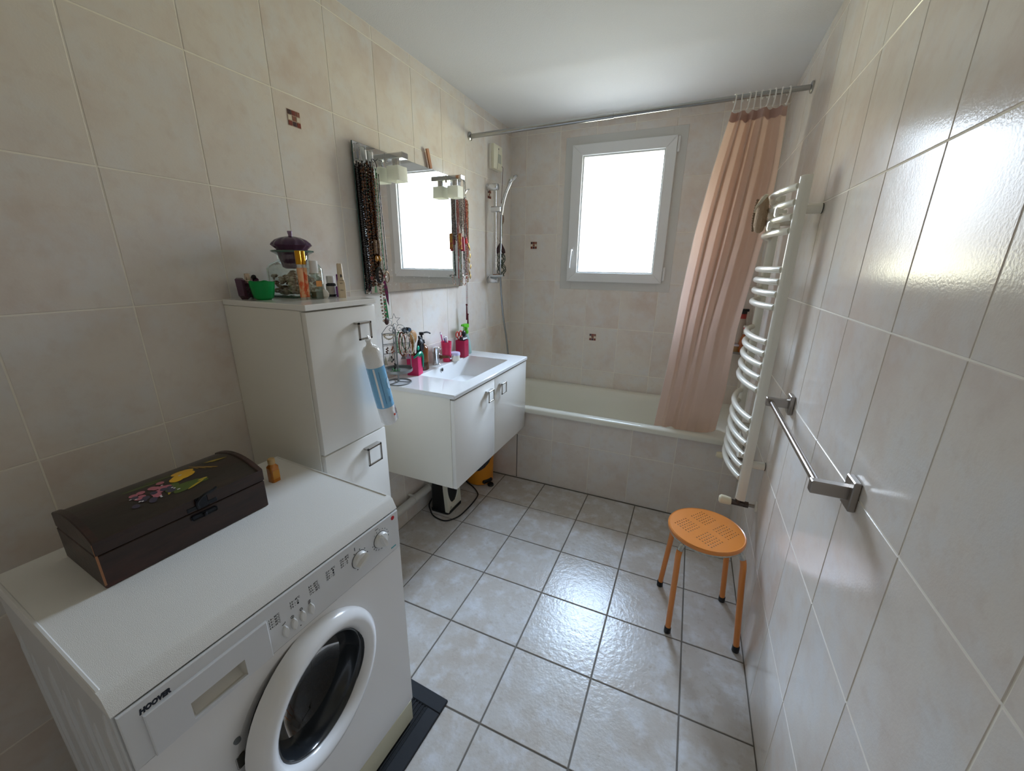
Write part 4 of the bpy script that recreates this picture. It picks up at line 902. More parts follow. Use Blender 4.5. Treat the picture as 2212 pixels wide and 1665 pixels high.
def pend_green(t, x, y, z):
    MB().tube([(x, y, z-.03), (x, y, z-.075)], [.002, .0075], 6).build('green_drop', M('green_stone', '#7fb083', .3), t)
    b = MB()
    for k in range(7): b.tube([(x+.001*(k-3), y+.0012*(k-3), z-.10), (x+.0015*(k-3)+.002, y+.002*(k-3)+.006, z-.205-.004*(k % 3))], .0018, 5)
    b.build('green_tassel', M('green_thread', '#3fa36a', .6), t)
    fl = MB()
    for k in range(8): a = 2*PI*k/8; fl.ball((x+.006, y+.012*math.cos(a), z-.005+.012*math.sin(a)), .0042, .4, 1.6, .8, 8, 5, mat=Matrix.Rotation(a, 4, 'X'))
    fl.build('silver_flower', m_slv, t)
neck('green bead necklace with silver flower and long green tassel below the mirror', strand(1.389, .012, 1.825, 1.400, .042, 1.388), .0034, m_grn, pend=pend_green)
neck('thin dark cord necklace with pink beads and bronze ring pendant', strand(1.398, .010, 1.820, 1.425, .046, 1.408), .0026, m_drk, pend=lambda t, x, y, z: MB().tube([(x+.004, y+.014*math.cos(2*PI*i/22), z-.030+.024*math.sin(2*PI*i/22)) for i in range(22)], .0022, 6, closed=True).build('ring_pendant', M('bronze_metal', '#6a5238', .3, metal=1), t))
neck('longest necklace of crystal and brown disc beads reaching below the mirror', strand(1.345, .014, 1.43, 1.195, .064, 1.352, .013), .0060, mixm('beads_crystal', '#7a5a48', '#dcc8b8', '#3a201a', .15, 60), gap=2.6, n=8, pend=lambda t, x, y, z: MB().ball((x+.004, y+.010, z+.004), .015, .35, 1, 1.2, 14, 8).build('brown_disc', M('brown_disc', '#3f241c', .4), t))
f = MB()
for k in range(6): f.tube(smooth_path([(.066, 1.362+.002*k, 1.375), (.068, 1.366+.003*k, 1.33), (.069, 1.372+.002*k, 1.282-.004*k)], 4), [.0022, .0026, .003, .003, .0028, .0024, .002, .0014, .0006], 5)
f.build('feather_tassel', M('magenta_feather', '#8a2f62', .8, mott=[(70, '#4a4650', .45, .55, .9)]), cat='tassel', label='magenta and grey feather tassel hanging beside the dark horn ring', group=NK)
bw = MB().tube(smooth_path([(.048, 1.372, 1.872), (.056, 1.380, 1.860), (.052, 1.392, 1.845), (.05, 1.385, 1.83)], 4), .0018, 5).tube(smooth_path([(.056, 1.380, 1.862), (.06, 1.395, 1.874), (.058, 1.402, 1.872)], 4), .0016, 5).tube(smooth_path([(.05, 1.366, 1.868), (.056, 1.360, 1.85), (.054, 1.364, 1.832)], 4), .0016, 5)
bw.build('cord_bow', m_black, cat='cord', label='black cord bow tied above the green necklaces', group=NK)

# ------------------------------------------------------------------ necklaces on the far end of the mirror
NR = 'necklaces hanging on the far mirror end'
t = thing('lever_hook', 'chrome lever hook on the far corner of the mirror', 'hook', (.019, 2.125, 1.87))
b = MB(); b.box(0, .004, -.012, .012, -.01, .045, .002); b.tube(smooth_path([(.004, 0, .045), (.020, 0, .052), (.034, 0, .044), (.034, .004, .015), (.030, .008, -.03), (.034, .010, -.046)]), [.006]*31, 7)
b.tube(smooth_path([(.032, .008, -.02), (.040, .018, -.002), (.052, .030, .004)]), [.005]*7+[.004]*4+[.003, .002], 7); b.build('hook_body', m_chrome, t, local=True)
neck('grey brown multi strand bib necklace at the left of the far bundle', strand(2.085, .012, 1.822, 1.60, .046, 2.090), .0042, m_gry, NR)
neck('second grey brown strand beside the bib necklace', strand(2.100, .012, 1.822, 1.57, .050, 2.108), .0042, m_gry, NR)
neck('third grey bead strand curving right toward the red beads', strand(2.112, .010, 1.822, 1.60, .052, 2.134, .02), .0040, m_gry, NR)
t = thing('grey_ribbon', 'flat grey ribbon necklace between the grey beads and the red beads', 'necklace', (.056, 2.128, 1.62), 0, NR)
MB().tube([(.054, 2.124, 1.826), (.056, 2.128, 1.72), (.056, 2.131, 1.62)], .0052, 6, flat=.3).build('ribbon', M('grey_suede', '#77757a', .7), t)
t = thing('earring', 'rust and gold cylinder earring at the lower left of the far bundle', 'earring', (.05, 2.068, 1.535), 0, NR)
MB().tube([(.05, 2.066, 1.665), (.05, 2.069, 1.62)], .001, 4).build('wire', m_slv, t)
MB().lathe([(0, 0), (.012, 0), (.012, .008), (.011, .009), (.0105, .085), (.008, .09), (0, .09)], c=(.05, 2.070, 1.535), n=16).build('rust_tube', M('rust_lacquer', '#a85a3a', .4, mott=[(60, '#c9963a', .5, .55, .9)]), t)
t = thing('earring', 'raspberry red cylinder earring next to the rust one', 'earring', (.055, 2.090, 1.525), 0, NR)
MB().tube([(.055, 2.09, 1.66), (.055, 2.09, 1.6)], .001, 4).build('wire', m_slv, t)
MB().lathe([(0, 0), (.013, 0), (.013, .006), (.0115, .07), (.007, .08), (0, .08)], c=(.055, 2.090, 1.525), n=16).build('red_tube', M('raspberry_lacquer', '#a83048', .4), t)
neck('red bead necklace nearest the chrome lever hook', strand(2.142, .008, 1.815, 1.37, .046, 2.142), .0036, m_red, NR)
neck('coral red bead necklace second from the far edge', strand(2.156, .008, 1.818, 1.50, .046, 2.158), .0034, m_red, NR)
neck('gold and cream bead necklace at the far edge of the bundle', strand(2.168, .008, 1.815, 1.345, .042, 2.164), .0032, mixm('beads_gold', '#a88a52', '#d6c492', '#6a5230', .25), NR)
t = thing('necklace', 'gold leaf chain necklace at the outer far side of the bundle', 'necklace', (.046, 2.176, 1.36), 0, NR)
P = strand(2.174, .006, 1.80, 1.37, .044, 2.172); beads(P, .002, 0, 0, 0).build('chain', m_gld, t)
for k, (y, z) in enumerate(((2.176, 1.545), (2.182, 1.50), (2.170, 1.47), (2.186, 1.435), (2.172, 1.40), (2.182, 1.375), (2.165, 1.56))):
    MB().ball((.052, y, z), .013, .25, .62, 1.25, 10, 6, mat=Matrix.Rotation(.25*(-1)**k, 4, 'X')).build('leaf', m_gld, t)
t = thing('earring', 'small red drop earring hanging in the middle of the far bundle', 'earring', (.06, 2.122, 1.565), 0, NR)
MB().lathe([(0, 0), (.008, .006), (.006, .03), (.001, .05), (0, .05)], c=(.06, 2.122, 1.565), n=12).build('drop', M('bright_red', '#d8281e', .3), t)
neck('silver grey bead necklace in the lower middle of the far bundle', strand(2.116, .010, 1.62, 1.40, .056, 2.120), .0040, mixm('beads_silver', '#9a9490', '#d6d2cc', '#4a4644', .2), NR)
neck('black bead necklace behind the silver grey beads of the far bundle', strand(2.106, .006, 1.60, 1.385, .050, 2.112), .0034, m_drk, NR)
neck('pale green glass bead necklace at the left of the far bundle', strand(2.080, .006, 1.56, 1.36, .040, 2.084), .0030, mixm('beads_palegreen', '#8a9a88', '#c4ccc0', '#5a6a5a', .2), NR)
neck('pink and white bead loop hanging lowest over the mirror bottom edge', strand(2.098, .028, 1.395, 1.342, .054, 2.100, .032), .0036, m_pkb, NR)
t = thing('brooch', 'silver dragonfly pendant across the lower end of the far bundle', 'pendant', (.06, 2.088, 1.375), 0, NR)
MB().tube([(.062, 2.06, 1.378), (.062, 2.12, 1.384)], [.003, .0045], 6).ball((.062, 2.075, 1.384), .014, .25, 1.2, .35, 8, 5).ball((.062, 2.094, 1.372), .014, .25, 1.2, .35, 8, 5).build('dragonfly', m_slv, t)
for k, (y, zk, ze, lb) in enumerate(((2.140, 1.207, 1.105, 'shorter dark red tassel necklace hanging below the mirror'), (2.152, 1.145, 1.066, 'longer dark red tassel necklace hanging toward the spray bottle'))):
    t = thing('tassel_necklace', lb, 'necklace', (.044, y, ze), 0, 'dark red tassel necklaces')
    MB().tube([(.044, y, 1.42), (.044, y, zk)], .0011, 5).build('cord', m_mar, t)
    b = MB()
    for j in range(5): b.ball((.044, y, 1.40-j*(1.40-zk)/5.0), .0022, u=6, v=4)
    b.build('cord_beads', m_red, t)
    MB().ball((.044, y, zk-.006), .0065, u=12, v=8).build('knot', m_mar, t)
    b = MB()
    for j in range(7): a = 2*PI*j/7; b.tube([(.044+.002*math.cos(a), y+.002*math.sin(a), zk-.012), (.044+.0038*math.cos(a), y+.0038*math.sin(a), ze)], .0016, 5)
    b.build('tassel', m_mar, t)

# ------------------------------------------------------------------ box on the shower wall
t = thing('wall_box', 'cream plastic control box with cord high on the wall above the shower rail', 'control box', (.02, 2.605, 2.06))
MB().box(.0005, .018, 2.542, 2.672, 2.062, 2.212, .003).build('back_case', m_radi, t)
MB().box(.018, .042, 2.542, 2.672, 2.062, 2.212, .006, 2).build('front_case', M('cream_plastic', '#e3dfc8', .35), t)
MB().box(.0415, .0428, 2.605, 2.650, 2.105, 2.160, .001).build('grey_window', M('grey_lcd', '#b5b8a8', .3), t)
MB().ball((.042, 2.612, 2.19), .005, .3, 1, 1.2, 10, 6).build('dark_button', m_black, t)
MB().tube(smooth_path([(.0425, 2.612, 2.186), (.044, 2.600, 2.14), (.0435, 2.592, 2.085), (.043, 2.588, 2.066)]), [.0008]*19, 4).build('thin_wire', m_zinc, t)
MB().tube(smooth_path([(.040, 2.655, 2.092), (.046, 2.668, 2.090), (.048, 2.664, 2.06), (.046, 2.66, 1.96), (.044, 2.645, 1.86)]), [.0016]*25, 5).build('hanging_cord', M('brown_string', '#6e4a3e', .8), t)

# ------------------------------------------------------------------ shower rail, handset, hose
sr = thing('shower_rail', 'chrome shower rail with sliding holder on the left wall over the bath', 'shower rail', (.03, 2.528, 1.343))
yb_ = 2.528
b = MB().cyl((.056, yb_, 1.345), (.056, yb_, 1.945), .0105, 16); b.build('rail', m_chrome, sr)
for z in (1.945, 1.343): MB().tube([(.0005, yb_, z), (.004, yb_, z), (.006, yb_, z), (.074, yb_, z), (.078, yb_, z), (.080, yb_, z)], [.024, .024, .0215, .0215, .020, .012], 20).build('wall_bracket', m_chrome, sr)
MB().tube([(.030, yb_, 1.808), (.032, yb_, 1.808), (.10, yb_, 1.808), (.102, yb_, 1.808)], [.016, .0195, .0195, .016], 20).build('slider', m_chrome, sr)
MB().lathe([(0, .0), (.030, .0), (.046, .006), (.050, .016), (.048, .017), (.042, .008), (0, .006)], c=(.064, yb_, 1.362), n=28).build('soap_dish', M('dish_clear', '#d8dcdc', .15, trl=.3), sr)
MB().box(.044, .088, yb_-.020, yb_+.020, 1.3695, 1.384, .006, 2).build('soap', M('brown_soap', '#8a6a54', .5), cat='soap', label='brown bar of soap on the shower rail dish')
hs = thing('hand_shower', 'chrome hand shower resting in the rail holder with its flexible hose', 'shower head', (.09, 2.56, 1.80))
hb_ = Vector((.088, 2.560, 1.775)); he = Vector((.128, 2.622, 1.985))
P = smooth_path([hb_, (.094, 2.568, 1.84), (.106, 2.587, 1.91), he]); MB().tube(P, [.0105+.0025*math.sin(i/len(P)*3) for i in range(len(P))], 12).build('handle', m_chrome, hs)
hn = Vector((.55, .25, -.78)).normalized(); hq = hn.to_track_quat('Z', 'Y').to_matrix().to_4x4(); hq.translation = he+Vector((.006, .012, .022))
MB().lathe([(0, -.016), (.018, -.014), (.040, -.004), (.045, .004), (.044, .009), (.036, .010), (.035, .008), (0, .008)], n=28, mat=hq).build('spray_head', m_chrome, hs)
MB().lathe([(0, .0085), (.034, .0085)], n=24, mat=hq).build('spray_face', M('spray_white', '#dfe2e4', .3), hs)
MB().tube(smooth_path([(.088, 2.559, 1.776), (.087, 2.556, 1.72), (.086, 2.555, 1.60), (.085, 2.548, 1.45), (.084, 2.565, 1.30), (.085, 2.60, 1.10), (.088, 2.66, .90), (.09, 2.70, .72), (.08, 2.72, .60)], 8), [.0068]*65, 8).build('hose', M('hose_steel', '#9a9da0', .25, metal=1), hs)
hp = thing('hanging_disc', 'round brown wooden disc on string hanging behind the hand shower', 'ornament', (.03, 2.69, 1.74))
MB().ball((.040, 2.678, 1.760), .034, .3, .7, 1, 14, 8).build('disc', M('driftwood', '#8a7260', .7, mott=[(60, '#6a5240', .45, .6, .8)]), hp)
b = MB()
for k in range(6): b.tube([(.05, 2.650+.002*k, 1.75), (.052, 2.632+.004*k, 1.70), (.052, 2.640+.003*k, 1.655-.005*k)], .0014, 4)
b.build('dried_stems', M('dried_green', '#7a7a52', .8), hp); MB().tube([(.002, 2.66, 1.845), (.03, 2.67, 1.79)], .0012, 4).build('string', MATS['brown_string'], hp)
hp = thing('felt_heart', 'brown felt heart shape hanging above the green scrubber by the bath', 'ornament', (.03, 2.69, 1.53))
MB().prism([(0, -.012), (.030, -.030), (.046, -.022), (.040, .0), (.010, .040), (0, .046), (-.010, .040), (-.040, 0), (-.046, -.022), (-.030, -.030)], .012, mat=ax((.35, .94, 0), (0, 0, 1), (.94, -.35, 0), (.030, 2.665, 1.555)), bev=.004).build('heart_body', M('brown_felt', '#3f2a2b', .95), hp)
MB().tube([(.002, 2.662, 1.64), (.034, 2.664, 1.60)], .0012, 4).build('string', MATS['brown_string'], hp)
b = MB(); random.seed(21)
for k in range(11):
    y = 2.655+random.uniform(-.032, .036); x = .045+random.uniform(-.012, .014); z0 = 1.525; P = []
    for i in range(22): a = i*.62+k; zz = z0-i*.0075-random.random()*.001; P.append((x+.010*math.cos(a), y+.011*math.sin(a)+.008*math.sin(i*.2+k), zz))
    b.tube(P, .0028, 5)
b.build('net_scrubber', M('dark_green_net', '#4a5648', .8), cat='scrubber', label='dark green curly bath scrubber hanging under the felt heart')

# ------------------------------------------------------------------ curtain rod, rings, curtain
RY = 2.292
rod = thing('curtain_rod', 'steel shower curtain rod spanning wall to wall above the bath', 'curtain rod', (.86, RY, 2.19))
zr = lambda x: 2.189+.022*x/W
MB().cyl((.002, RY+.003, zr(0)), (.86, RY, zr(.86)), .0128, 16).build('outer_tube', M('rod_steel', '#a8a8a6', .22, metal=1), rod)
MB().cyl((.86, RY, zr(.86)), (W-.002, RY-.003, zr(W)), .0108, 16).build('inner_tube', MATS['rod_steel'], rod)
for x, s in ((.0005, 1), (W-.0005, -1)): MB().tube([(x, RY, zr(x)), (x+s*.006, RY, zr(x)), (x+s*.010, RY, zr(x))], [.024, .024, .016], 20).build('end_flange', MATS['rod_steel'], rod)
cw = 1.409
def ctop(u): return 1.412+u*.226
def lerp_tab(T, v):
    for i in range(len(T)-1):
        if v <= T[i+1][0]:
            a, b = T[i], T[i+1]; t_ = (v-a[0])/(b[0]-a[0]); return a[1]+(b[1]-a[1])*t_
    return T[-1][1]
CLE = [(0, 1.412), (.15, 1.366), (.32, 1.326), (.52, 1.298), (.77, 1.276), (1, 1.242)]
CRE = [(0, 1.640), (.14, 1.652), (.33, 1.648), (.62, 1.603), (.84, 1.600), (1, 1.580)]
NU, NV = 150, 44
FO = [(0, -.35), (.13, .45), (.19, -.75), (.32, .95), (.40, -.25), (.47, .35), (.56, -.95), (.70, .65), (.80, .15), (.90, -.45), (1, .35)]
def fold(u):
    for i in range(len(FO)-1):
        if FO[i][0] <= u <= FO[i+1][0]:
            t_ = (u-FO[i][0])/(FO[i+1][0]-FO[i][0]); t_ = .45*t_+.55*t_*t_*(3-2*t_); return FO[i][1]+(FO[i+1][1]-FO[i][1])*t_
    return 0
vs = []; fs = []
for j in range(NV+1):
    v = j/NV
    for i in range(NU+1):
        u = i/NU
        xl, xr = lerp_tab(CLE, v), lerp_tab(CRE, v); x = xl+(xr-xl)*u
        amp = (.022+.034*math.sin(PI*min(1, v*1.2+.05)**.8))*(1-.10*v)
        y = RY+.014+.030*min(1, 3*v)+fold(min(1, max(0, u+.06*(v-.3)*(1-u)*u*4*.5+.03*math.sin(5*v+7*u)*(1-u)*u)))*amp+.022*v+.006*math.sin(9*v+14*u)*v
        y = max(y, RY-.04+.020*v) if v < .80 else max(y, 2.292)
        zt_ = zr(x)-.052-.006*abs(math.sin(u*8*PI))*(1-v)
        zb_ = .505-.020*u+.010*math.sin(u*7)
        vs.append((x, y, zt_+(zb_-zt_)*v))
for j in range(NV):
    for i in range(NU): a = j*(NU+1)+i; fs.append((a, a+1, a+NU+2, a+NU+1))
cu_t = thing('shower_curtain', 'dusty pink shower curtain gathered at the right end of the rod', 'curtain', (1.48, 2.31, .5))
b = MB(); b.v = vs; b.f = fs
m_curt = M('dusty_pink_polyester', '#dcc0ae', .55, trl=.27, bump=[(420, .10, 1)])
b.build('cloth', m_curt, cu_t, fixn=False, sharp=180)
hem = MB(); hem.tube([vs[j*(NU+1)] for j in range(NV+1)], .0016, 5); hem.build('white_hem', M('hem_white', '#e8dcd4', .6), cu_t)
MB().tube([Vector(p)+Vector((0, 0, 0)) for p in vs[-(NU+1):]], .0016, 5).build('bottom_hem', m_curt, cu_t)
hr = MB(); K = 6
hr.v = [tuple(Vector(vs[j*(NU+1)+i])+Vector((0, -.0012, 0))) for j in range(2) for i in range(NU+1)]
hr.f = [(i, i+1, i+NU+2, i+NU+1) for i in range(NU)]
hr.build('top_band', M('curtain_band', '#c0a297', .6, trl=.2), cu_t, fixn=False, sharp=180)
ring0 = None
for k in range(9):
    u = (.03, .17, .29, .40, .52, .63, .74, .86, .97)[k]; x = ctop(u); z = zr(x)
    P = []
    for i in range(15): a = math.radians(-60+i*18); P.append((0, .0165*math.cos(a), .0165*math.sin(a)))
    P += [(0, -.014, -.020), (0, -.006, -.040), (0, .004, -.052), (0, .010, -.044)]
    if ring0 is None:
        b = MB().tube(P, .0028, 6); ring0 = b.build('curtain_ring', M('ring_plastic', '#e3e0dc', .3), cat='curtain ring', label='', loc=(0, 0, 0)); r_ = ring0
    else: r_ = ring0.copy(); COL.objects.link(r_)
    r_.location = (x, RY+.001, z-.001); r_.rotation_euler = (0, 0, (.3, -.2, .25, 0, -.3, .2, .1, -.15, .3)[k])
    r_['label'] = 'white plastic open hook on the rod holding the pink curtain, %s' % ('nearest the window', 'second from the window', 'third from the window', 'fourth from the window', 'in the middle', 'fourth from the right wall', 'third from the right wall', 'second from the right wall', 'nearest the right wall')[k]
    r_['group'] = 'curtain hooks on the rod'

# ------------------------------------------------------------------ corner shelf with bottles
cs = thing('corner_shelf', 'small glass corner shelf of bottles half hidden behind the pink curtain', 'shelf', (1.66, 2.84, .925))
pts = [(W-.0015, D-.0015), (W-.17, D-.0015)]+[(W-.17*math.cos(PI/2*i/10), D-.17*math.sin(PI/2*i/10)) for i in range(1, 10)]+[(W-.0015, D-.17)]
MB().prism(pts, .014, mat=Matrix.Translation((0, 0, .922))).build('shelf_plate', M('grey_shelf', '#8d8a86', .3), cs)
zS = .936
t = thing('shampoo_bottle', 'clear bottle with black cap and red band on the corner shelf', 'bottle', (1.668, 2.815, zS))
MB().lathe([(0, 0), (.028, 0), (.030, .004), (.030, .05)], n=20).build('liquid_part', M('bottle_brown', '#8a4a22', .2), t, local=True)
MB().lathe([(.0302, .05), (.0302, .150), (.024, .185), (.020, .205)], n=20).build('clear_part', M('bottle_clear', '#b9aca0', .15), t, local=True)
MB().lathe([(.0206, .205), (.0206, .235), (0, .235)], n=20).build('red_band', M('band_red', '#9a2f2a', .35), t, local=True)
MB().lathe([(0, .235), (.021, .235), (.021, .265), (0, .266)], n=20).box(-.006, .030, -.008, .008, .250, .266, .002).build('black_cap', m_black, t, local=True)
MB().box(-.0265, .0, -.0305, -.0295, .014, .036, .0003).build('paper_label', m_plast, t, local=True)
t = thing('shower_oil_bottle', 'amber bottle with pink and white cap beside the black capped one', 'bottle', (1.690, 2.765, zS))
MB().lathe([(0, 0), (.024, 0), (.026, .004), (.026, .06), (.012, .115), (.011, .135)], n=20).build('amber_body', M('amber_liquid', '#a0521c', .15, coat=.4), t, local=True)
MB().lathe([(.0122, .112), (.0122, .150)], n=16).build('clear_neck', M('neck_clear', '#c9c0b8', .15), t, local=True)
MB().lathe([(.0135, .148), (.0135, .156), (0, .156)], n=16).build('pink_ring', M('cap_pink', '#b84a5a', .4), t, local=True); MB().lathe([(0, .156), (.0135, .156), (.0135, .168), (0, .168)], n=16).build('white_cap', m_plast, t, local=True)
t = thing('scrub_jar', 'round jar with pale lid at the front of the corner shelf', 'jar', (1.648, 2.775, zS+.0005))
MB().lathe([(0, 0), (.028, 0), (.030, .004), (.031, .036), (0, .036)], n=24).build('jar_body', M('ochre_jar', '#9a7a50', .3), t, local=True)
MB().lathe([(0, .036), (.033, .036), (.033, .046), (.0, .048)], n=24).build('pale_lid', M('pale_lid', '#d6d2de', .35), t, local=True)

# ------------------------------------------------------------------ towel radiator
ra = thing('towel_radiator', 'cream white curved towel radiator with thermostatic valve on the right wall', 'radiator', (1.66, 1.885, .5))
ya, yc_ = 1.652, 2.118; xc = 1.650
def dcol(y, nm):
    pr_ = []
    for i in range(12): a = PI/2+PI*i/11; pr_.append((xc+.006+.020*math.cos(a), y+.021*math.sin(a)))
    pr_ += [(xc+.020, y-.021), (xc+.020, y+.021)]
    MB().prism(pr_, 1.245, mat=Matrix.Translation((0, 0, .508)), bev=.003).build(nm, m_radi, ra)
dcol(ya, 'collector'); dcol(yc_, 'collector')
RZ = [1.722, 1.671, 1.625, 1.579, 1.447, 1.404, 1.360, 1.312, 1.181, 1.135, 1.088, 1.038, .989, .863, .810, .756, .703, .652, .601]
tube0 = None
for z in RZ:
    if tube0 is None:
        P = []
        for i in range(19):
            t_ = i/18; P.append((xc-.010-.044*math.sin(PI*t_)**.8, ya+.006+(yc_-ya-.012)*t_, 0))
        tube0 = MB().tube(P, .0122, 12).build('heating_tube', m_radi, ra); tube0.location = (0, 0, 0)
        me = tube0.data
        o = tube0
    else: o = bpy.data.objects.new('heating_tube', me); COL.objects.link(o); o.parent = ra
    o.location = (0, 0, z)
for y, z in ((ya, 1.648), (ya, .674), (yc_, 1.648), (yc_, .674)):
    MB().tube([(xc+.018, y, z), (W-.003, y, z), (W-.0005, y, z)], [.0165, .0165, .0165], 16).build('wall_bracket', m_radi, ra)
    MB().tube([(W-.0045, y, z), (W-.0015, y, z)], [.0168, .0168], 16).build('bracket_shadow_ring', M('painted_shadow_ring', '#3a3632', .8), ra)  # dark ring stands in for the shadow where bracket meets wall
m_val = M('valve_brass_dark', '#5a504a', .35, metal=.8)
MB().cyl((xc, ya, .510), (xc, ya, .487), .013, 14).tube([(xc-.030, ya, .485), (xc+.022, ya, .485)], .012, 12).tube([(xc+.018, ya, .485), (xc+.038, ya, .485)], .0145, 6).build('valve_body', m_val, ra)
MB().cyl((xc+.036, ya, .485), (W-.004, ya, .485), .0075, 12).build('supply_pipe', M('pipe_chrome', '#9a948c', .3, metal=1), ra)
MB().tube([(W-.0005, ya, .485), (W-.006, ya, .485), (W-.009, ya, .485)], [.024, .024, .014], 20).build('escutcheon', m_radi, ra)
MB().tube([(xc-.026, ya, .486), (xc-.030, ya, .486), (xc-.052, ya, .488), (xc-.068, ya, .489), (xc-.074, ya, .489)], [.013, .0165, .019, .0185, .012], 16).build('thermostat_knob', M('cream_knob', '#ece3c6', .35), ra)
MB().tube([(xc-.026, yc_, .486), (xc-.052, yc_, .488), (xc-.066, yc_, .489)], [.0145, .018, .013], 14).build('thermostat_knob', MATS['cream_knob'], ra)
MB().cyl((xc, yc_, .510), (xc, yc_, .480), .013, 12).tube([(xc-.028, yc_, .485), (xc+.03, yc_, .485)], .011, 10).build('valve_body', m_val, ra)
MB().cyl((xc+.028, yc_, .485), (W-.001, yc_, .485), .0075, 12).build('supply_pipe', MATS['pipe_chrome'], ra)
for k, (y, z, x) in enumerate(((1.71, 1.647, xc-.044), (1.735, 1.602, xc-.056))):
    t = thing('radiator_hook', ('upper white round hook clipped between the top radiator tubes', 'lower white round hook clipped on the radiator near the brush')[k], 'hook', (x, y, z-.018), 0, 'round hooks on the radiator')
    MB().tube([(x-.008, y, z), (x-.014, y-.002, z), (x-.016, y-.002, z)], [.016, .017, .012], 18).build('hook_disc', m_radi, t)
    MB().cyl((x-.010, y, z), (x+.020, y, z), .006, 10).build('hook_stem', m_radi, t)
MB().tube([(xc-.026, ya+.022, .70), (xc-.034, ya+.020, .70)], [.013, .012], 16).build('air_vent', m_radi, ra)
# bath brush / glove hanging on the radiator
t = thing('scrubbing_mitt', 'brown scrubbing mitt with pale strap hanging on the radiator top', 'scrubbing mitt', (1.57, 1.86, 1.60))
MB().loft([[(1.566+.022*s*math.cos(a), 1.872+.045*s*math.sin(a)+dy, z) for a in [2*PI*i/16 for i in range(16)]] for z, s, dy in ((1.588, .35, .004), (1.596, .75, .004), (1.62, 1, .004), (1.66, 1, 0), (1.70, .85, -.002), (1.722, .5, -.004), (1.728, .2, -.004))]).build('mitt_body', M('sisal_brown', '#a98f74', .9, bump=[(220, .6, 3)]), t)
b = MB()
for k in range(13): b.ball((1.548-.004*math.sin(k*.25), 1.905+.006*math.sin(k/12*PI), 1.600+.0095*k), .0055, u=6, v=4)
b.build('fringe', M('sisal_dark', '#846d56', .95), t)
MB().tube([(1.548, 1.900, 1.668), (1.546, 1.862, 1.684), (1.552, 1.825, 1.700), (1.566, 1.800, 1.720)], .0075, 6, flat=.25).build('strap', M('cream_strap', '#d8cdb2', .8), t)

# ------------------------------------------------------------------ towel bar
tb = thing('towel_bar', 'brushed steel towel bar with square mounts on the right wall', 'towel bar', (1.69, 1.16, .97))
for y in (.858, 1.470):
    p_ = MB().box(W-.014, W-.0006, y-.024, y+.024, .970, 1.037, .002).build('wall_plate', m_steel, tb)
    MB().box(1.640, W-.012, y-.0105, y+.0105, .990, 1.019, .002).build('arm', m_steel, tb)
MB().cyl((1.656, .868, 1.0045), (1.656, 1.460, 1.0045), .0085, 16).build('bar', M('bar_steel', '#a09a96', .2, metal=1), tb)

# ------------------------------------------------------------------ orange stool
so = thing('stool', 'orange metal stool with round perforated seat beside the right wall', 'stool', (1.527, 1.453, 0))
m_or = M('orange_paint', '#d9853a', .28, coat=.3); m_worn = M('worn_steel', '#a8a9a6', .4, metal=.8, mott=[(70, '#c8c6b8', .45, .6, .8)])
SR, SZ = .1425, .452; ub = Vector((.616, .788)); vb_ = Vector((.787, -.617))
bm = bmesh.new(); N = 64
oe = [bm.verts.new((( SR-.006)*math.cos(2*PI*i/N), (SR-.006)*math.sin(2*PI*i/N), 0)) for i in range(N)]
es = [bm.edges.new((oe[i], oe[(i+1) % N])) for i in range(N)]
for gu in (-1, 1):
    for gv in (-1, 1):
        for i in range(6):
            for j in range(6):
                c = ub*(gu*.0495+(i-2.5)*.0124)+vb_*(gv*.051+(j-2.5)*.0128)
                hv = [bm.verts.new((c.x+0.0030*math.cos(-2*PI*k/8), c.y+0.0030*math.sin(-2*PI*k/8), 0)) for k in range(8)]
                es += [bm.edges.new((hv[k], hv[(k+1) % 8])) for k in range(8)]
bmesh.ops.triangle_fill(bm, edges=es, use_beauty=True)
for f_ in [f_ for f_ in bm.faces if len(f_.verts) > 3]: pass
st = MB()
bm.normal_update()
top_v = [v.co.copy() for v in bm.verts]; top_f = [[v.index for v in f.verts] for f in bm.faces]
bm.verts.index_update(); top_f = [[v.index for v in f.verts] for f in bm.faces]
dish = lambda x, y: -.004*(1-min(1, (x*x+y*y)/(.12**2)))
# drop any faces lying inside a hole
holes = [ub*(gu*.0495+(i-2.5)*.0124)+vb_*(gv*.051+(j-2.5)*.0128) for gu in (-1, 1) for gv in (-1, 1) for i in range(6) for j in range(6)]
def inhole(f):
    c = sum((top_v[i] for i in f), Vector())/len(f); 
    return any((c.x-h.x)**2+(c.y-h.y)**2 < .0015**2 for h in holes)
top_f = [f for f in top_f if not inhole(f)]; bm.free()
st.add([(v.x, v.y, SZ) for v in top_v], top_f); st.add([(v.x, v.y, SZ-.0016) for v in top_v], top_f)
for h in holes:
    st.loft([[(h.x+0.0030*math.cos(2*PI*k/8), h.y+0.0030*math.sin(2*PI*k/8), z) for k in range(8)] for z in (SZ, SZ-.0016)], False, False)
st.lathe([(SR-.0062, SZ-.0), (SR-.003, SZ+.0014), (SR, SZ-.002), (SR+.0005, SZ-.008), (SR, SZ-.014), (SR-.003, SZ-.014), (SR-.004, SZ-.006), (SR-.0062, SZ-.0016)], n=64)
st.build('seat', m_or, so, local=True, sharp=30)
MB().tube([((SR-.010)*math.cos(2*PI*i/48), (SR-.010)*math.sin(2*PI*i/48), SZ-.020) for i in range(48)], .0075, 8, closed=True).build('seat_ring', m_worn, so, local=True)
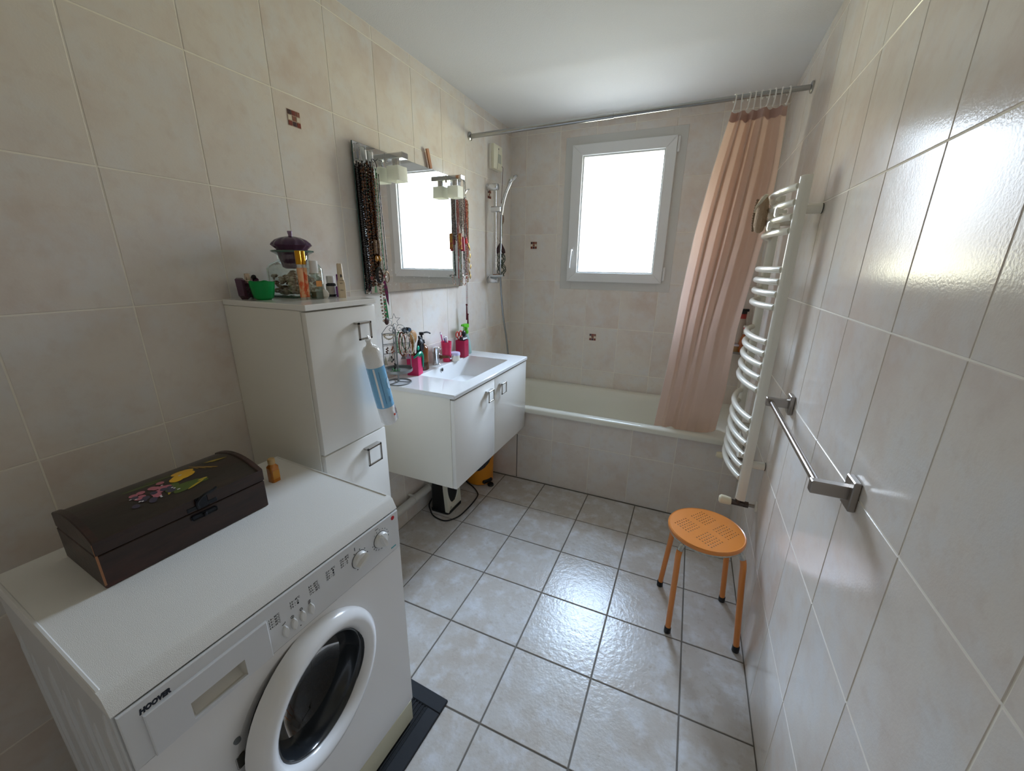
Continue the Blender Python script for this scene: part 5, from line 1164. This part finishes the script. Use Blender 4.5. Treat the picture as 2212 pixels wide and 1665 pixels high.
for fx_, fy_ in ((1.440, 1.334), (1.692, 1.354), (1.656, 1.606), (1.392, 1.586)):
    f = Vector((fx_-1.527, fy_-1.453, 0)); dn = f.normalized()
    A_ = dn*(SR-.030)+Vector((0, 0, SZ-.021)); Bv = dn*(SR-.004)+Vector((0, 0, SZ-.028)); Cv = dn*(SR+.012)+Vector((0, 0, SZ-.058)); F_ = f+Vector((0, 0, .022))
    P = smooth_path([A_, Bv, Cv, Cv+(F_-Cv)*.18], 6)
    MB().tube(P[2:11], .0108, 12).build('leg_joint', m_worn, so, local=True)
    lg = MB().tube(P[10:]+[Cv+(F_-Cv)*.5, F_], .0112, 14).build('leg', m_or, so, local=True)
    MB().tube([f*.999+Vector((0, 0, .001)), f+Vector((0, 0, .004)), f+Vector((0, 0, .027)), f+Vector((0, 0, .029))-dn*.0005], [.012, .0136, .0132, .0118], 14).build('foot_cap', m_black, lg, local=True)

# ------------------------------------------------------------------ things under the vanity
fh = thing('fan_heater', 'black and cream fan heater on the floor under the vanity', 'heater', (.125, 1.712, 0))
m_cr = M('cream_heater', '#d8d6c6', .35)
MB().loft([rrect(-.070, .045, -.075, .075, .02, .006), rrect(-.068, .043, -.073, .073, .02, .16), rrect(-.058, .030, -.066, .066, .02, .255)]).build('body', m_black, fh, local=True)
MB().loft([rrect(-.072, .060, -.079, .079, .02, 0), rrect(-.072, .060, -.079, .079, .02, .012)]).build('base', m_black, fh, local=True)
bm = bmesh.new(); ov = [(-.075, .012), (.075, .012), (.075, .17), (.066, .262), (-.066, .262), (-.075, .17)]
fo = [bm.verts.new((0, y, z)) for y, z in ov]; N = 28
iv = [bm.verts.new((0, .058*math.cos(2*PI*i/N), .150+.104*math.sin(2*PI*i/N))) for i in range(N)]
es = [bm.edges.new((fo[i], fo[(i+1) % 6])) for i in range(6)]+[bm.edges.new((iv[i], iv[(i+1) % N])) for i in range(N)]
bmesh.ops.triangle_fill(bm, edges=es, use_beauty=True); q = MB(); q.frombm(bm); n0 = len(q.v)
xof = lambda z: .056-.02*max(0, (z-.03)/.23)
fr = MB(); fr.add([(xof(v[2]), v[1], v[2]) for v in q.v], q.f); fr.loft([[(xof(z), y, z) for y, z in ov], [(xof(z)-.022, y, z) for y, z in ov]], False, False)
fr.loft([[(xof(.150+.104*math.sin(2*PI*i/N)), .058*math.cos(2*PI*i/N), .150+.104*math.sin(2*PI*i/N)) for i in range(N)], [(xof(.150+.1*math.sin(2*PI*i/N))-.012, .053*math.cos(2*PI*i/N), .150+.099*math.sin(2*PI*i/N)) for i in range(N)]], False, False)
fr.build('front_frame', m_cr, fh, local=True, sharp=25)
gr = MB()
for k in range(20):
    z = .055+k*.0099; w_ = .055*math.sqrt(max(.02, 1-((z-.150)/.101)**2)); gr.box(xof(z)-.012, xof(z)-.008, -w_, w_, z-.002, z+.002)
gr.build('grille', m_black, fh, local=True)
MB().box(.0575, .0605, -.066, .066, .013, .020, .001).build('front_foot', m_black, fh, local=True)
MB().tube([(xof(.045)+.001, .0+.008*math.cos(2*PI*i/18)-.045, .032+.008*math.sin(2*PI*i/18)) for i in range(18)], .0009, 4, closed=True).build('round_emblem', m_zinc, fh, local=True)
P = smooth_path([(.030, 1.700, .05), (.022, 1.665, .012), (.062, 1.622, .006), (.100, 1.590, .006), (.150, 1.573, .006), (.205, 1.577, .006), (.247, 1.640, .006), (.256, 1.735, .006), (.252, 1.845, .006), (.234, 1.908, .006), (.170, 1.965, .006), (.09, 2.01, .006), (.03, 2.06, .02)], 6)
MB().tube(P, .0042, 7).build('power_cable', m_black, cat='cable', label='black power cable looping over the floor tiles around the fan heater')
bn = thing('pedal_bin', 'yellow orange pedal bin with dark bag in the corner under the vanity', 'bin', (.155, 2.085, 0), -.4)
MB().lathe([(0, .004), (.086, .004), (.092, .010), (.098, .25), (.098, .27), (.092, .285), (.05, .302), (0, .305)], n=36).build('bin_body', M('yellow_orange_plastic', '#d98a1c', .35), bn, local=True)
MB().box(.075, .101, -.045, .035, .016, .044, .008).build('pedal_slot', m_black, bn, local=True)
pd = MB(); pts = [(.028*math.cos(a), .022*math.sin(a)) for a in [2*PI*i/16 for i in range(16)]]
pd.prism(pts, .010, mat=ax((.9, -.43, 0), (.43, .9, 0), (0, 0, 1), (.110, .004, .004)), bev=.003).build('pedal', m_black, bn, local=True)
vs = []; N = 22
for j in range(5):
    for i in range(N+1): a = math.radians(-115+150*i/N); r = .0985+.004*abs(math.sin(i*1.9)); zb = .285-(.285-(.115+.07*((i/N-.35)*2.2)**2))*j/4; vs.append((r*math.cos(a), r*math.sin(a), zb))
b = MB(); b.add(vs, [(j*(N+1)+i, j*(N+1)+i+1, (j+1)*(N+1)+i+1, (j+1)*(N+1)+i) for j in range(4) for i in range(N)])
b.build('bag_liner', M('dark_bag', '#2f3236', .35, bump=[(60, .4, 2)]), bn, local=True, fixn=False)
pp = thing('drain_pipe', 'grey white waste pipe running along the left wall beneath the vanity', 'pipe', (.036, 1.33, .12))
m_pip = M('pipe_pvc', '#cfccc4', .4)
MB().tube([(.036, .985, .148), (.036, 1.655, .144)], .0225, 18).build('pipe_run', m_pip, pp)
MB().tube(smooth_path([(.036, 1.65, .144), (.036, 1.668, .146), (.030, 1.678, .150), (.004, 1.682, .150)]), [.0255]*19, 18).build('elbow', m_pip, pp)
MB().tube([(.036, 1.495, .1455), (.036, 1.509, .1455)], .0265, 18).build('pipe_clip', m_pip, pp); MB().box(.001, .040, 1.494, 1.510, .166, .176, .002).build('clip_screw', m_pip, pp)

# ------------------------------------------------------------------ lettering becomes plain mesh
dg = bpy.context.evaluated_depsgraph_get()
for o in [o for o in bpy.data.objects if o.type == 'FONT']:
    me = bpy.data.meshes.new_from_object(o.evaluated_get(dg)); me.name = o.name
    n_ = bpy.data.objects.new('tmp', me); COL.objects.link(n_); n_.parent = o.parent; n_.matrix_local = o.matrix_local.copy()
    nm = o.name; bpy.data.objects.remove(o, do_unlink=True); n_.name = nm
    if not me.materials: me.materials.append(m_prt)
